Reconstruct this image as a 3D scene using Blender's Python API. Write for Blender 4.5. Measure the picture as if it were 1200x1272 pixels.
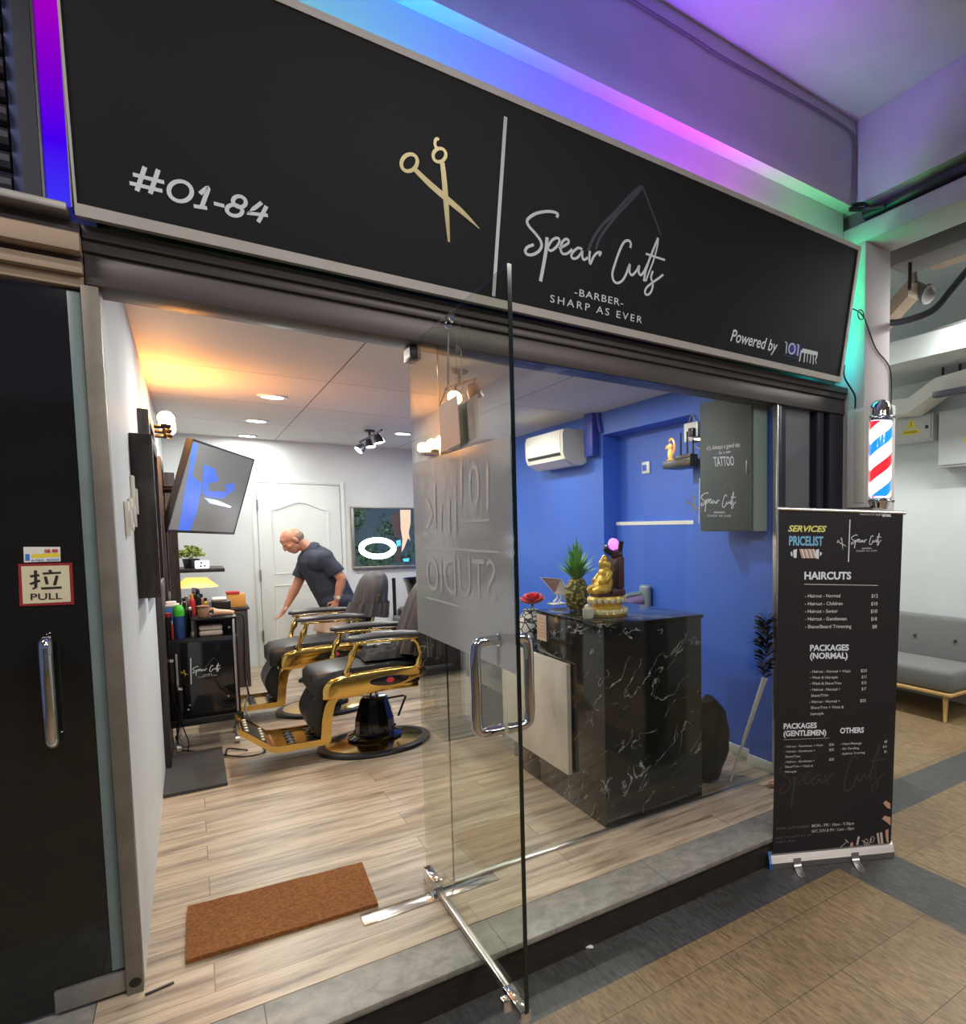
import bpy, bmesh, math, random
from mathutils import Vector, Matrix, noise
random.seed(7)
for o in list(bpy.data.objects):
    bpy.data.objects.remove(o)
S = bpy.context.scene
COL = S.collection
PI = math.pi

# ------------------------------------------------------------------ camera
W, H = 1200.0, 1272.0
FPX, CX, CY = 805.5, 912.5, 712.25          # focal length and principal point in pixels (a cropped picture)
YAW, PITCH, ROLL = 0.69804, 0.0658, 0.00176
CAM = Vector((0, -2.92, 1.55))
def _axes():
    cy, sy, cp, sp = math.cos(YAW), math.sin(YAW), math.cos(PITCH), math.sin(PITCH)
    f = Vector((sy * cp, cy * cp, -sp)); r = Vector((cy, -sy, 0)); d = f.cross(r)
    cr, sr = math.cos(ROLL), math.sin(ROLL)
    return cr * r + sr * d, -sr * r + cr * d, f
RX, DN, FW = _axes()
cam = bpy.data.cameras.new('camera')
cam.sensor_fit = 'HORIZONTAL'; cam.sensor_width = 36
cam.lens = FPX / W * 36
cam.shift_x = (W / 2 - CX) / W
cam.shift_y = (CY - H / 2) / W
cam.clip_start = 0.05
camo = bpy.data.objects.new('camera', cam); COL.objects.link(camo)
m = Matrix.Identity(4)
for i in range(3):
    m[i][0] = RX[i]; m[i][1] = -DN[i]; m[i][2] = -FW[i]; m[i][3] = CAM[i]
camo.matrix_world = m
S.camera = camo

def ray(x, y):
    return RX * ((x - CX) / FPX) + DN * ((y - CY) / FPX) + FW
def hit(x, y, P, N):
    """the point of the plane (P, N) that stands at this place of the photograph"""
    d = ray(x, y); N = Vector(N)
    return CAM + d * ((Vector(P) - CAM).dot(N) / d.dot(N))
def on(x, y, ax, v):
    i = 'xyz'.index(ax); d = ray(x, y)
    return CAM + d * ((v - CAM[i]) / d[i])

# ------------------------------------------------------------------ view, world, lights
S.view_settings.view_transform = 'Standard'
S.view_settings.look = 'None'
S.view_settings.exposure = 0.5
S.view_settings.gamma = 1.0
S.view_settings.use_curve_mapping = False
S.cycles.use_denoising = True
S.cycles.max_bounces = 10
S.cycles.transparent_max_bounces = 16
S.cycles.sample_clamp_indirect = 4.0
S.cycles.caustics_reflective = False
S.cycles.caustics_refractive = False
wd = bpy.data.worlds.new('night'); S.world = wd; wd.use_nodes = True
wd.node_tree.nodes['Background'].inputs[0].default_value = (0.42, 0.50, 0.85, 1)
wd.node_tree.nodes['Background'].inputs[1].default_value = 0.15

def area(name, loc, direction, sx, sy, power, col, shape='RECTANGLE', spread=180):
    l = bpy.data.lights.new(name, 'AREA'); l.shape = shape; l.size = sx
    if shape in ('RECTANGLE', 'ELLIPSE'): l.size_y = sy
    l.energy = power; l.color = col; l.spread = math.radians(spread)
    o = bpy.data.objects.new(name, l); COL.objects.link(o)
    o.location = loc
    o.rotation_euler = Vector(direction).to_track_quat('-Z', 'Y').to_euler()
    return o
ROOM_W, LED_W, WALK_W, COR_W = 15.0, 1.0, 33.0, 48.0
DOWNLIGHTS = [(0.54, 3.31), (0.53, 4.75), (0.53, 6.0), (1.80, 4.76), (1.95, 3.0), (1.95, 1.3), (0.54, 1.6)]
SHOWN = 4                                      # the first four are in view; the others hang behind the sign and door
WALKLAMPS = [(-1.5, -1.5), (1.0, -2.6), (3.0, -3.6), (-0.2, -5.0), (2.2, -4.4)]
CORLAMPS = [(4.7, -0.6), (4.7, 2.2)]
# ------------------------------------------------------------------ helpers
def lin(c):
    return tuple(((v / 255) / 12.92 if v / 255 <= .04045 else ((v / 255 + .055) / 1.055) ** 2.4) for v in c)
def tag(o, label=None, cat=None, group=None, kind=None):
    if label: o['label'] = label
    if cat: o['category'] = cat
    if group: o['group'] = group
    if kind: o['kind'] = kind
    return o
def thing(name, loc, label, cat, group=None, kind=None, rz=0):
    o = bpy.data.objects.new(name, None); o.empty_display_size = 0.05
    COL.objects.link(o); o.location = loc; o.rotation_euler = (0, 0, rz)
    return tag(o, label, cat, group, kind)
def wloc(o):
    v = Vector((0, 0, 0))
    while o is not None:
        v += o.location; o = o.parent
    return v
def cr(pts, k=6, closed=False):
    """Catmull-Rom through points of any dimension"""
    P = [Vector(p) for p in pts]; n = len(P); out = []
    if n < 3: return P
    segs = n if closed else n - 1
    for i in range(segs):
        if closed: a, b, c, d = P[(i - 1) % n], P[i], P[(i + 1) % n], P[(i + 2) % n]
        else: a, b, c, d = P[max(i - 1, 0)], P[i], P[i + 1], P[min(i + 2, n - 1)]
        for j in range(k):
            t = j / k
            out.append(0.5 * ((2 * b) + (c - a) * t + (2 * a - 5 * b + 4 * c - d) * t * t + (3 * b - a - 3 * c + d) * t ** 3))
    if not closed: out.append(P[-1])
    return out
def frame(O, U, V):
    U = Vector(U).normalized(); V = Vector(V); V = (V - U * V.dot(U)).normalized(); N = U.cross(V)
    M = Matrix.Identity(4)
    for i in range(3): M[i][0] = U[i]; M[i][1] = V[i]; M[i][2] = N[i]; M[i][3] = O[i]
    return M
def rotz(a): return Matrix.Rotation(a, 4, 'Z')

class MB:
    def __init__(s): s.bm = bmesh.new(); s.mi = 0; s.rn = 0
    def _new(s, fs):
        for f in fs: f.material_index = s.mi
    def box(s, c, d, M=None, bev=0.0, seg=2):
        t = bmesh.new(); bmesh.ops.create_cube(t, size=1)
        for v in t.verts: v.co = Vector((v.co.x * d[0], v.co.y * d[1], v.co.z * d[2]))
        if bev > 0:
            bmesh.ops.bevel(t, geom=t.edges[:] + t.verts[:], offset=min(bev, min(d) * .49), segments=seg, affect='EDGES', profile=.5)
        T = Matrix.Translation(c) @ (M if M is not None else Matrix.Identity(4))
        return s.add(t, T)
    def bb(s, a, b, bev=0.0, seg=2):
        return s.box([(a[i] + b[i]) / 2 for i in range(3)], [abs(b[i] - a[i]) for i in range(3)], None, bev, seg)
    def add(s, t, T=None):
        vm = {}
        for v in t.verts: vm[v] = s.bm.verts.new(T @ v.co if T is not None else v.co)
        fl = T is not None and T.to_3x3().determinant() < 0
        for f in t.faces:
            vs = [vm[v] for v in f.verts]
            if fl: vs.reverse()
            try: nf = s.bm.faces.new(vs)
            except ValueError: continue
            nf.material_index = s.mi
        t.free(); return s
    def mesh(s, me, T):
        t = bmesh.new(); t.from_mesh(me); return s.add(t, T)
    def rings(s, R, cap=True, closed=False, wrap=True):
        V = [[s.bm.verts.new(p) for p in r] for r in R]
        n = len(V[0]); L = len(V)
        for i in range(L if closed else L - 1):
            A, B = V[i], V[(i + 1) % L]
            for j in range(n if wrap else n - 1):
                k = (j + 1) % n
                try: s._new([s.bm.faces.new((A[j], A[k], B[k], B[j]))])
                except ValueError: pass
        if cap and not closed and wrap:
            s._new([s.bm.faces.new(list(reversed(V[0]))), s.bm.faces.new(V[-1])])
        return s
    def tube(s, path, r, n=8, closed=False, cap=True):
        P = [Vector(p) for p in path]; L = len(P)
        R = r if isinstance(r, (list, tuple)) else [r] * L
        nrm = None; out = []
        for i in range(L):
            a = P[(i - 1) % L] if closed or i > 0 else P[i]
            b = P[(i + 1) % L] if closed or i < L - 1 else P[i]
            t = (b - a).normalized()
            if nrm is None:
                nrm = t.orthogonal().normalized()
            nrm = (nrm - t * nrm.dot(t))
            nrm = nrm.normalized() if nrm.length > 1e-6 else t.orthogonal().normalized()
            bi = t.cross(nrm)
            out.append([P[i] + (nrm * math.cos(2 * PI * k / n) + bi * math.sin(2 * PI * k / n)) * R[i] for k in range(n)])
        return s.rings(out, cap, closed)
    def cyl(s, a, b, r0, r1=None, n=20):
        return s.tube([a, b], [r0, r0 if r1 is None else r1], n)
    def lathe(s, prof, c=(0, 0, 0), n=28, M=None):
        T = Matrix.Translation(c) @ (M if M is not None else Matrix.Identity(4))
        R = [[T @ Vector((max(r, 1e-4) * math.cos(2 * PI * k / n), max(r, 1e-4) * math.sin(2 * PI * k / n), z)) for k in range(n)] for r, z in prof]
        if prof[0][0] > .002 and prof[-1][0] > .002 and len(prof) > 2: return s.rings(R, False, closed=True)
        return s.rings(R, True)
    def ell(s, c, r, M=None, n=20, m=12):
        t = bmesh.new(); bmesh.ops.create_uvsphere(t, u_segments=n, v_segments=m, radius=1)
        r = (r, r, r) if not isinstance(r, (list, tuple)) else r
        T = Matrix.Translation(c) @ (M if M is not None else Matrix.Identity(4)) @ Matrix.Diagonal((*r, 1))
        return s.add(t, T)
    def prism(s, poly, t, M):
        """polygon in local XY, extruded along local Z from 0 to t"""
        a = [s.bm.verts.new(M @ Vector((p[0], p[1], 0))) for p in poly]
        b = [s.bm.verts.new(M @ Vector((p[0], p[1], t))) for p in poly]
        n = len(a)
        fs = [s.bm.faces.new(list(reversed(a))), s.bm.faces.new(b)]
        for i in range(n):
            fs.append(s.bm.faces.new((a[i], a[(i + 1) % n], b[(i + 1) % n], b[i])))
        s._new(fs); return s
    def quad(s, *p):
        s._new([s.bm.faces.new([s.bm.verts.new(q) for q in p])]); return s
    def ribbon(s, pts, w, M, closed=False, t=0.0012, k=5, smooth=True):
        """a painted stroke lying on local XY, raised by t"""
        ws = w if isinstance(w, (list, tuple)) else [w] * len(pts)
        P = [(p[0], p[1], ww) for p, ww in zip(pts, ws)]
        P = cr(P, k, closed) if smooth and len(P) > 2 else [Vector(p) for p in P]
        n = len(P); A = []; B = []; s.rn += 1; t += s.rn * .00005
        for i in range(n):
            a = P[(i - 1) % n] if closed or i > 0 else P[i]
            b = P[(i + 1) % n] if closed or i < n - 1 else P[i]
            d = Vector((b.x - a.x, b.y - a.y)); d = d.normalized() if d.length > 1e-9 else Vector((1, 0))
            q = Vector((-d.y, d.x)) * P[i].z / 2
            A.append(s.bm.verts.new(M @ Vector((P[i].x + q.x, P[i].y + q.y, t))))
            B.append(s.bm.verts.new(M @ Vector((P[i].x - q.x, P[i].y - q.y, t))))
        for i in range(n if closed else n - 1):
            j = (i + 1) % n
            s._new([s.bm.faces.new((B[i], B[j], A[j], A[i]))])
        return s
    def flat(s, poly, M, t=0.0012):
        s._new([s.bm.faces.new([s.bm.verts.new(M @ Vector((p[0], p[1], t))) for p in poly])]); return s
    def text(s, txt, p0, p1, h, N, bold=0.0, shear=0.0, lift=0.0012, mirror=False, space=1.0):
        """text whose baseline runs from p0 to p1 (3D), capitals h tall, facing N"""
        p0 = Vector(p0); p1 = Vector(p1); N = Vector(N).normalized()
        c = bpy.data.curves.new('t', 'FONT'); c.body = txt; c.size = 1; c.offset = bold; c.shear = shear; c.space_character = space
        c.resolution_u = 3
        o = bpy.data.objects.new('t', c); COL.objects.link(o)
        dg = bpy.context.evaluated_depsgraph_get()
        me = bpy.data.meshes.new_from_object(o.evaluated_get(dg))
        bpy.data.objects.remove(o); bpy.data.curves.remove(c)
        if not me.vertices: return s
        x0 = min(v.co.x for v in me.vertices); x1 = max(v.co.x for v in me.vertices)
        U = (p1 - p0).normalized(); V = N.cross(U)
        sx = (p1 - p0).length / (x1 - x0); sy = h / 0.73
        M = Matrix.Identity(4)
        O = p0 + N * lift - U * x0 * sx
        for i in range(3): M[i][0] = U[i] * sx; M[i][1] = V[i] * sy; M[i][2] = N[i] * .001; M[i][3] = O[i]
        s.mesh(me, M); bpy.data.meshes.remove(me); return s
    def build(s, name, mat, parent=None, smooth=35, local=False, mods=None):
        me = bpy.data.meshes.new(name)
        bmesh.ops.recalc_face_normals(s.bm, faces=s.bm.faces[:]) if s.recalc else None
        off = Vector((0, 0, 0))
        if parent is not None and not local: off = wloc(parent)
        if off.length > 0:
            for v in s.bm.verts: v.co -= off
        s.bm.to_mesh(me); s.bm.free()
        for mt in (mat if isinstance(mat, (list, tuple)) else [mat]): me.materials.append(mt)
        if smooth:
            for p in me.polygons: p.use_smooth = True
            me.set_sharp_from_angle(angle=math.radians(smooth))
        o = bpy.data.objects.new(name, me); COL.objects.link(o)
        if parent is not None: o.parent = parent
        return o
    recalc = True
def paint():
    mb = MB(); mb.recalc = False; return mb
def evaluated(o):
    """bake an object's modifiers into its mesh"""
    dg = bpy.context.evaluated_depsgraph_get(); dg.update()
    me = bpy.data.meshes.new_from_object(o.evaluated_get(dg))
    o.modifiers.clear(); old = o.data; o.data = me; bpy.data.meshes.remove(old); return o
def copy_tree(o, parent=None):
    c = o.copy(); COL.objects.link(c)
    if parent is not None: c.parent = parent
    for ch in [x for x in bpy.data.objects if x.parent == o]: copy_tree(ch, c)
    return c
def structure(o, label, cat): return tag(o, label, cat, kind='structure')

# ------------------------------------------------------------------ materials
def nodes(name):
    mt = bpy.data.materials.new(name); mt.use_nodes = True
    nt = mt.node_tree; b = nt.nodes['Principled BSDF']
    return mt, nt, b
def coords(nt, scale=(1, 1, 1), loc=(0, 0, 0), rot=(0, 0, 0)):
    tc = nt.nodes.new('ShaderNodeTexCoord'); mp = nt.nodes.new('ShaderNodeMapping')
    mp.inputs['Scale'].default_value = scale; mp.inputs['Location'].default_value = loc; mp.inputs['Rotation'].default_value = rot
    nt.links.new(tc.outputs['Object'], mp.inputs['Vector']); return mp.outputs['Vector']
def tnoise(nt, vec, scale, detail=4, rough=.55, dist=0):
    n = nt.nodes.new('ShaderNodeTexNoise'); n.inputs['Scale'].default_value = scale; n.inputs['Detail'].default_value = detail
    n.inputs['Roughness'].default_value = rough; n.inputs['Distortion'].default_value = dist
    nt.links.new(vec, n.inputs['Vector']); return n.outputs['Fac']
def ramp(nt, fac, stops):
    r = nt.nodes.new('ShaderNodeValToRGB'); e = r.color_ramp.elements
    while len(e) < len(stops): e.new(.5)
    for i, (p, c) in enumerate(stops):
        e[i].position = p; e[i].color = (*c, 1) if len(c) == 3 else c
    nt.links.new(fac, r.inputs['Fac']); return r.outputs['Color']
def mix(nt, a, b, fac, mode='MIX'):
    m = nt.nodes.new('ShaderNodeMix'); m.data_type = 'RGBA'; m.blend_type = mode
    for sock, v in ((m.inputs[6], a), (m.inputs[7], b), (m.inputs[0], fac)):
        if hasattr(v, 'links'): nt.links.new(v, sock)
        elif isinstance(v, (int, float)): sock.default_value = v
        else: sock.default_value = (*v, 1)
    return m.outputs[2]
def bump(nt, b, fac, strength, dist=.01):
    n = nt.nodes.new('ShaderNodeBump'); n.inputs['Strength'].default_value = strength; n.inputs['Distance'].default_value = dist
    nt.links.new(fac, n.inputs['Height']); nt.links.new(n.outputs['Normal'], b.inputs['Normal'])
def pm(name, rgb, rough=.5, metal=0., var=.12, nscale=8, bmp=0., coat=0., spec=.5, emit=None, es=0., stretch=(1, 1, 1), sheen=0):
    """plain procedural material: rgb (sRGB 0-255) varied by a noise"""
    mt, nt, b = nodes(name); c = lin(rgb)
    v = coords(nt, stretch); f = tnoise(nt, v, nscale)
    lo = tuple(x * (1 - var) for x in c); hi = tuple(min(1, x * (1 + var)) for x in c)
    nt.links.new(ramp(nt, f, [(.3, lo), (.7, hi)]), b.inputs['Base Color'])
    b.inputs['Roughness'].default_value = rough; b.inputs['Metallic'].default_value = metal
    b.inputs['Specular IOR Level'].default_value = spec; b.inputs['Coat Weight'].default_value = coat
    if sheen: b.inputs['Sheen Weight'].default_value = sheen
    if bmp: bump(nt, b, tnoise(nt, v, nscale * 6, 6), bmp, .004)
    if emit:
        b.inputs['Emission Color'].default_value = (*lin(emit), 1); b.inputs['Emission Strength'].default_value = es
    return mt
def glassmat(name, tint=(.93, .97, .95), ior=1.45, rough=0.0):
    mt = bpy.data.materials.new(name); mt.use_nodes = True; nt = mt.node_tree; nt.nodes.clear()
    out = nt.nodes.new('ShaderNodeOutputMaterial'); mx = nt.nodes.new('ShaderNodeMixShader')
    tr = nt.nodes.new('ShaderNodeBsdfTransparent'); gl = nt.nodes.new('ShaderNodeBsdfGlossy'); fr = nt.nodes.new('ShaderNodeFresnel')
    tr.inputs[0].default_value = (*tint, 1); gl.inputs['Roughness'].default_value = rough; ge = nt.nodes.new('ShaderNodeNewGeometry'); mr = nt.nodes.new('ShaderNodeMapRange')
    mr.inputs[3].default_value = ior; mr.inputs[4].default_value = 1 / ior
    nt.links.new(ge.outputs['Backfacing'], mr.inputs[0]); nt.links.new(mr.outputs[0], fr.inputs[0])
    nt.links.new(fr.outputs[0], mx.inputs[0]); nt.links.new(tr.outputs[0], mx.inputs[1]); nt.links.new(gl.outputs[0], mx.inputs[2])
    nt.links.new(mx.outputs[0], out.inputs[0]); return mt
def wood_floor(name, axis='x'):
    mt, nt, b = nodes(name)
    v = coords(nt)
    br = nt.nodes.new('ShaderNodeTexBrick'); br.offset = .37; br.inputs['Scale'].default_value = 1
    br.inputs['Brick Width'].default_value = 1.3; br.inputs['Row Height'].default_value = .19
    br.inputs['Mortar Size'].default_value = .0018; br.inputs['Mortar Smooth'].default_value = .2
    br.inputs['Color1'].default_value = (.0, .0, .0, 1); br.inputs['Color2'].default_value = (1, 1, 1, 1); br.inputs['Mortar'].default_value = (.5, .5, .5, 1)
    nt.links.new(v, br.inputs['Vector'])
    vs = coords(nt, (1.1, 9, 1))
    # every plank takes its grain from another place of the noise
    ad = nt.nodes.new('ShaderNodeVectorMath'); ad.operation = 'MULTIPLY_ADD'
    nt.links.new(br.outputs['Color'], ad.inputs[0]); ad.inputs[1].default_value = (7, 3, 0); nt.links.new(vs, ad.inputs[2])
    g = tnoise(nt, ad.outputs[0], 1.6, 8, .62, .6)
    fine = tnoise(nt, coords(nt, (6, 90, 1)), 1.5, 5, .6)
    c = ramp(nt, g, [(.30, lin((104, 94, 84))), (.42, lin((164, 146, 124))), (.55, lin((200, 180, 154))), (.72, lin((214, 198, 176)))])
    c = mix(nt, c, ramp(nt, fine, [(.35, (.62, .60, .58)), (.6, (1, 1, 1))]), .55, 'MULTIPLY')
    c = mix(nt, c, ramp(nt, br.outputs['Color'], [(0, (.84, .84, .86)), (1, (1.0, .98, .95))]), .8, 'MULTIPLY')
    c = mix(nt, c, lin((122, 102, 82)), br.outputs['Fac'])
    nt.links.new(c, b.inputs['Base Color']); b.inputs['Roughness'].default_value = .38
    bump(nt, b, fine, .12, .003); return mt
def dark_wood(name, a=(38, 32, 31), c=(66, 55, 52), rough=.45, vertical=True):
    mt, nt, b = nodes(name)
    g = tnoise(nt, coords(nt, (14, 14, 1.2) if vertical else (1.2, 14, 14)), 3, 6, .6, .4)
    nt.links.new(ramp(nt, g, [(.35, lin(a)), (.65, lin(c))]), b.inputs['Base Color'])
    b.inputs['Roughness'].default_value = rough; bump(nt, b, g, .15, .003); return mt
def marble(name, base, vein, width=.03, rough=.08, D=(1, -1, 1), dens=(.55, .64)):
    """stone with thin, broken, nearly straight veins running along D"""
    mt, nt, b = nodes(name)
    D = Vector(D).normalized(); E1 = D.orthogonal().normalized(); E2 = D.cross(E1)
    src = coords(nt)
    def stretched(a, c):
        cb = nt.nodes.new('ShaderNodeCombineXYZ')
        for i, (v, k) in enumerate(((D, a), (E1, c), (E2, c))):
            d = nt.nodes.new('ShaderNodeVectorMath'); d.operation = 'DOT_PRODUCT'; nt.links.new(src, d.inputs[0]); d.inputs[1].default_value = v * k
            nt.links.new(d.outputs['Value'], cb.inputs[i])
        return cb.outputs[0]
    n1 = tnoise(nt, stretched(1.1, 5.5), 1.0, 5, .55, .7)
    r = ramp(nt, n1, [(.5 - width * .5, (0, 0, 0)), (.5, (1, 1, 1)), (.5 + width * .5, (0, 0, 0))])
    gate = ramp(nt, tnoise(nt, stretched(3.5, 6.5), 1.3, 3), [(dens[0], (0, 0, 0)), (dens[1], (1, 1, 1))])
    f = mix(nt, r, gate, 1.0, 'MULTIPLY')
    bs = ramp(nt, tnoise(nt, src, 2.5, 3), [(.3, tuple(x * .8 for x in lin(base))), (.7, tuple(min(1, x * 1.2) for x in lin(base)))])
    nt.links.new(mix(nt, bs, lin(vein), f), b.inputs['Base Color'])
    b.inputs['Roughness'].default_value = rough; return mt
def tiles(name, a, c, mortar, w, h, loc=(0, 0, 0), ms=.004, off=0.0, rough=.45, streak=True, bm=.2):
    mt, nt, b = nodes(name); v = coords(nt, (1, 1, 1), loc)
    br = nt.nodes.new('ShaderNodeTexBrick'); br.offset = off; br.inputs['Scale'].default_value = 1
    br.inputs['Brick Width'].default_value = w; br.inputs['Row Height'].default_value = h
    br.inputs['Mortar Size'].default_value = ms; br.inputs['Mortar Smooth'].default_value = .3
    br.inputs['Color1'].default_value = (.86, .86, .86, 1); br.inputs['Color2'].default_value = (1.06, 1.06, 1.06, 1); br.inputs['Mortar'].default_value = (1, 1, 1, 1)
    nt.links.new(v, br.inputs['Vector'])
    g = tnoise(nt, coords(nt, (42, 7, 1) if streak else (9, 9, 9), rot=(0, 0, .35 if streak else 0)), 2.0, 6, .65, .5)
    big = tnoise(nt, coords(nt), 1.7, 5, .6)
    col = ramp(nt, g, [(.33, lin(a)), (.62, lin(c))])
    col = mix(nt, col, br.outputs['Color'], .8, 'MULTIPLY')
    col = mix(nt, col, ramp(nt, big, [(.32, (.66, .62, .58)), (.55, (1, 1, 1))]), .75, 'MULTIPLY')
    col = mix(nt, col, lin(mortar), br.outputs['Fac'])
    nt.links.new(col, b.inputs['Base Color']); b.inputs['Roughness'].default_value = rough
    bump(nt, b, g, bm, .004); return mt

M = {}
M['plank'] = wood_floor('plank floor')
M['white_wall'] = pm('white plaster', (222, 224, 222), .65, var=.03, nscale=3, bmp=.03)
M['blue_wall'] = pm('blue paint', (58, 104, 208), .5, var=.05, nscale=2.5, bmp=.03)
M['blue_dark'] = pm('deep blue paint', (48, 66, 172), .5, var=.06, nscale=2.5)
M['conc_white'] = pm('white painted concrete', (206, 204, 208), .75, var=.05, nscale=4, bmp=.08)
M['conc_pink'] = pm('pale grey painted concrete', (190, 182, 184), .75, var=.06, nscale=5, bmp=.08)
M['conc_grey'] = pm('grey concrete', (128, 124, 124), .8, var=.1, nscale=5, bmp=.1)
M['conc_tan'] = pm('tan primed beam', (172, 152, 132), .8, var=.08, nscale=6)
M['pale_wall'] = pm('pale grey-green wall', (206, 212, 211), .6, var=.03, nscale=3, bmp=.03)
M['white'] = pm('white plastic', (232, 230, 224), .35, var=.03)
M['off_white'] = pm('off-white plastic', (226, 222, 206), .4, var=.04)
M['door_white'] = pm('white gloss door paint', (224, 226, 220), .4, var=.02)
M['lintel'] = pm('dark bronze metal', (86, 80, 80), .42, .35, var=.08, nscale=6, stretch=(.3, 4, 4))
M['lintel_hi'] = pm('worn bronze metal', (98, 92, 90), .45, .35, var=.1, nscale=6)
M['frame_dark'] = pm('dark grey frame', (52, 52, 62), .4, .3, var=.06)
M['frame_grey'] = pm('grey frame panel', (112, 116, 122), .4, .2, var=.05)
M['alu'] = pm('brushed aluminium', (196, 194, 190), .3, .95, var=.08, nscale=5, stretch=(1, 1, 20))
M['alu_dull'] = pm('dull aluminium', (150, 148, 144), .45, .7, var=.12, nscale=14)
M['chrome'] = pm('chrome', (225, 226, 228), .06, 1., var=.02)
M['gold'] = pm('polished gold', (224, 186, 104), .14, 1., var=.05)
M['gold_dull'] = pm('old gold', (224, 186, 78), .35, .45, var=.2, nscale=30)
M['black'] = pm('black plastic', (22, 22, 24), .35, var=.1)
M['black_gloss'] = pm('glossy black', (14, 14, 16), .1, var=.1, coat=.5)
M['black_leather'] = pm('black leatherette', (30, 29, 31), .38, var=.15, nscale=14, bmp=.12)
M['arm_pad'] = pm('dark grey pad', (74, 74, 78), .33, var=.08)
M['cape'] = pm('charcoal cape cloth', (48, 43, 45), .6, var=.3, nscale=7, sheen=.08, stretch=(4, 4, .8))
M['black_cloth'] = pm('black nylon cloth', (24, 24, 27), .6, var=.2, nscale=10, spec=.15)
M['dwood'] = dark_wood('dark wood laminate')
M['sign_black'] = pm('matt black sign face', (13, 14, 21), .55, spec=.3, var=.08, nscale=3)
M['sign_white'] = pm('white lettering', (222, 230, 236), .5, var=.03)
M['sign_gold'] = pm('gold foil lettering', (196, 184, 140), .32, .55, var=.1)
M['sign_faint'] = pm('dark grey lettering', (58, 60, 76), .5, var=.05)
M['sign_blue'] = pm('deep blue lettering', (48, 62, 160), .5, var=.05)
M['marble_black'] = marble('black marble', (24, 25, 25), (190, 190, 186), .016, .09, dens=(.47, .57))
M['marble_white'] = marble('white marble', (216, 208, 198), (158, 152, 146), .014, .15, (0, -1, -1.6))
M['glass'] = glassmat('clear glass', (.95, .97, .96))
M['glass_door'] = glassmat('door glass', (.93, .95, .90))
M['glass_edge'] = pm('green glass edge', (12, 24, 20), .12, var=.1, coat=.4)
M['dark_glass'] = pm('dark tinted glass', (26, 26, 25), .06, var=.06, spec=.6)
M['coir'] = pm('coir bristle', (142, 88, 40), .95, var=.4, nscale=90, bmp=.9)
M['rubber'] = pm('dark rubber', (62, 60, 60), .55, var=.12, nscale=20, bmp=.2)
M['tile_beige'] = tiles('beige stone tile', (108, 90, 66), (150, 127, 94), (74, 62, 48), .62, .36, loc=(.0, -.10, 0), off=.5, ms=.002)
M['tile_dark'] = tiles('dark stone tile', (62, 63, 62), (88, 89, 88), (48, 48, 47), .62, .9, loc=(.1, 0, 0), ms=.0022, rough=.4)
M['tile_step'] = tiles('grey step tile', (132, 130, 122), (164, 160, 150), (76, 74, 70), .72, 2, loc=(-.12, .9, 0), ms=.002, streak=False, rough=.4)
M['riser'] = pm('dark step riser', (48, 42, 38), .5, var=.3, nscale=12, stretch=(1, 1, 3))
M['skin'] = pm('skin', (188, 132, 106), .5, var=.08, nscale=20)
M['hair'] = pm('cropped grey hair', (128, 104, 90), .8, var=.2, nscale=120)
M['shirt'] = pm('navy polo cloth', (46, 52, 66), .8, var=.14, nscale=14, bmp=.15)
M['shorts'] = pm('khaki cloth', (202, 178, 158), .8, var=.08, nscale=16, bmp=.12)
M['sofa'] = pm('grey woven fabric', (110, 111, 110), .9, var=.14, nscale=120, bmp=.25, sheen=.2)
M['pale_wood'] = pm('pale oak', (206, 168, 108), .5, var=.12, nscale=6, stretch=(1, 1, 6))
M['box_grey'] = pm('pale grey powder coat', (196, 200, 198), .45, var=.03)
M['box_dark'] = pm('dark grey-green cabinet', (66, 76, 78), .65, var=.05)
M['box_lit'] = pm('lit grey-green cabinet side', (150, 166, 158), .45, var=.04)  # lighter tone paints the walkway light on the cabinet's glass-facing side
M['yellow'] = pm('yellow sticker', (232, 212, 62), .5, var=.04)
M['red'] = pm('red print', (190, 44, 50), .5, var=.05)
M['red_deep'] = pm('deep red', (148, 34, 40), .5, var=.15)
M['rose'] = pm('red rose petal', (196, 26, 44), .6, var=.25, nscale=40, sheen=.3)
M['leaf'] = pm('green leaf', (112, 168, 92), .5, var=.3, nscale=20)
M['leaf_lime'] = pm('yellow-green leaf', (142, 158, 70), .55, var=.35, nscale=40)
M['blue_print'] = pm('blue print', (60, 120, 200), .5, var=.05)
M['green_cap'] = pm('bright green plastic', (70, 190, 50), .4, var=.05)
M['orange'] = pm('orange carton', (214, 150, 70), .6, var=.1)
M['cream'] = pm('cream ceramic', (220, 212, 180), .4, var=.06)
M['pinkbeige'] = pm('pink-beige plastic', (206, 160, 134), .45, var=.06)
M['rattan'] = pm('woven brown', (150, 112, 88), .7, var=.3, nscale=80, bmp=.5)
M['towel'] = pm('pinkish towel', (210, 190, 176), .9, var=.08, nscale=60, bmp=.4)
M['feather'] = pm('black feather', (24, 24, 30), .7, var=.3, nscale=60)
M['cup'] = pm('pale cup', (214, 210, 190), .35, var=.04)
M['grey_plastic'] = pm('grey plastic', (120, 134, 140), .3, var=.08)
M['purple_plastic'] = pm('mauve plastic', (130, 104, 150), .3, var=.08)
M['crystal'] = pm('glowing pink crystal', (220, 140, 230), .2, var=.1, emit=(214, 120, 235), es=1.2)
M['bulb'] = pm('warm bulb', (255, 230, 180), .3, var=.01, emit=(255, 168, 80), es=110)
M['spot_on'] = pm('warm spot lens', (255, 236, 200), .3, var=.01, emit=(255, 206, 140), es=25)
M['spot_cool'] = pm('cool spot lens', (240, 240, 240), .3, var=.01, emit=(255, 246, 232), es=20)
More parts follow.
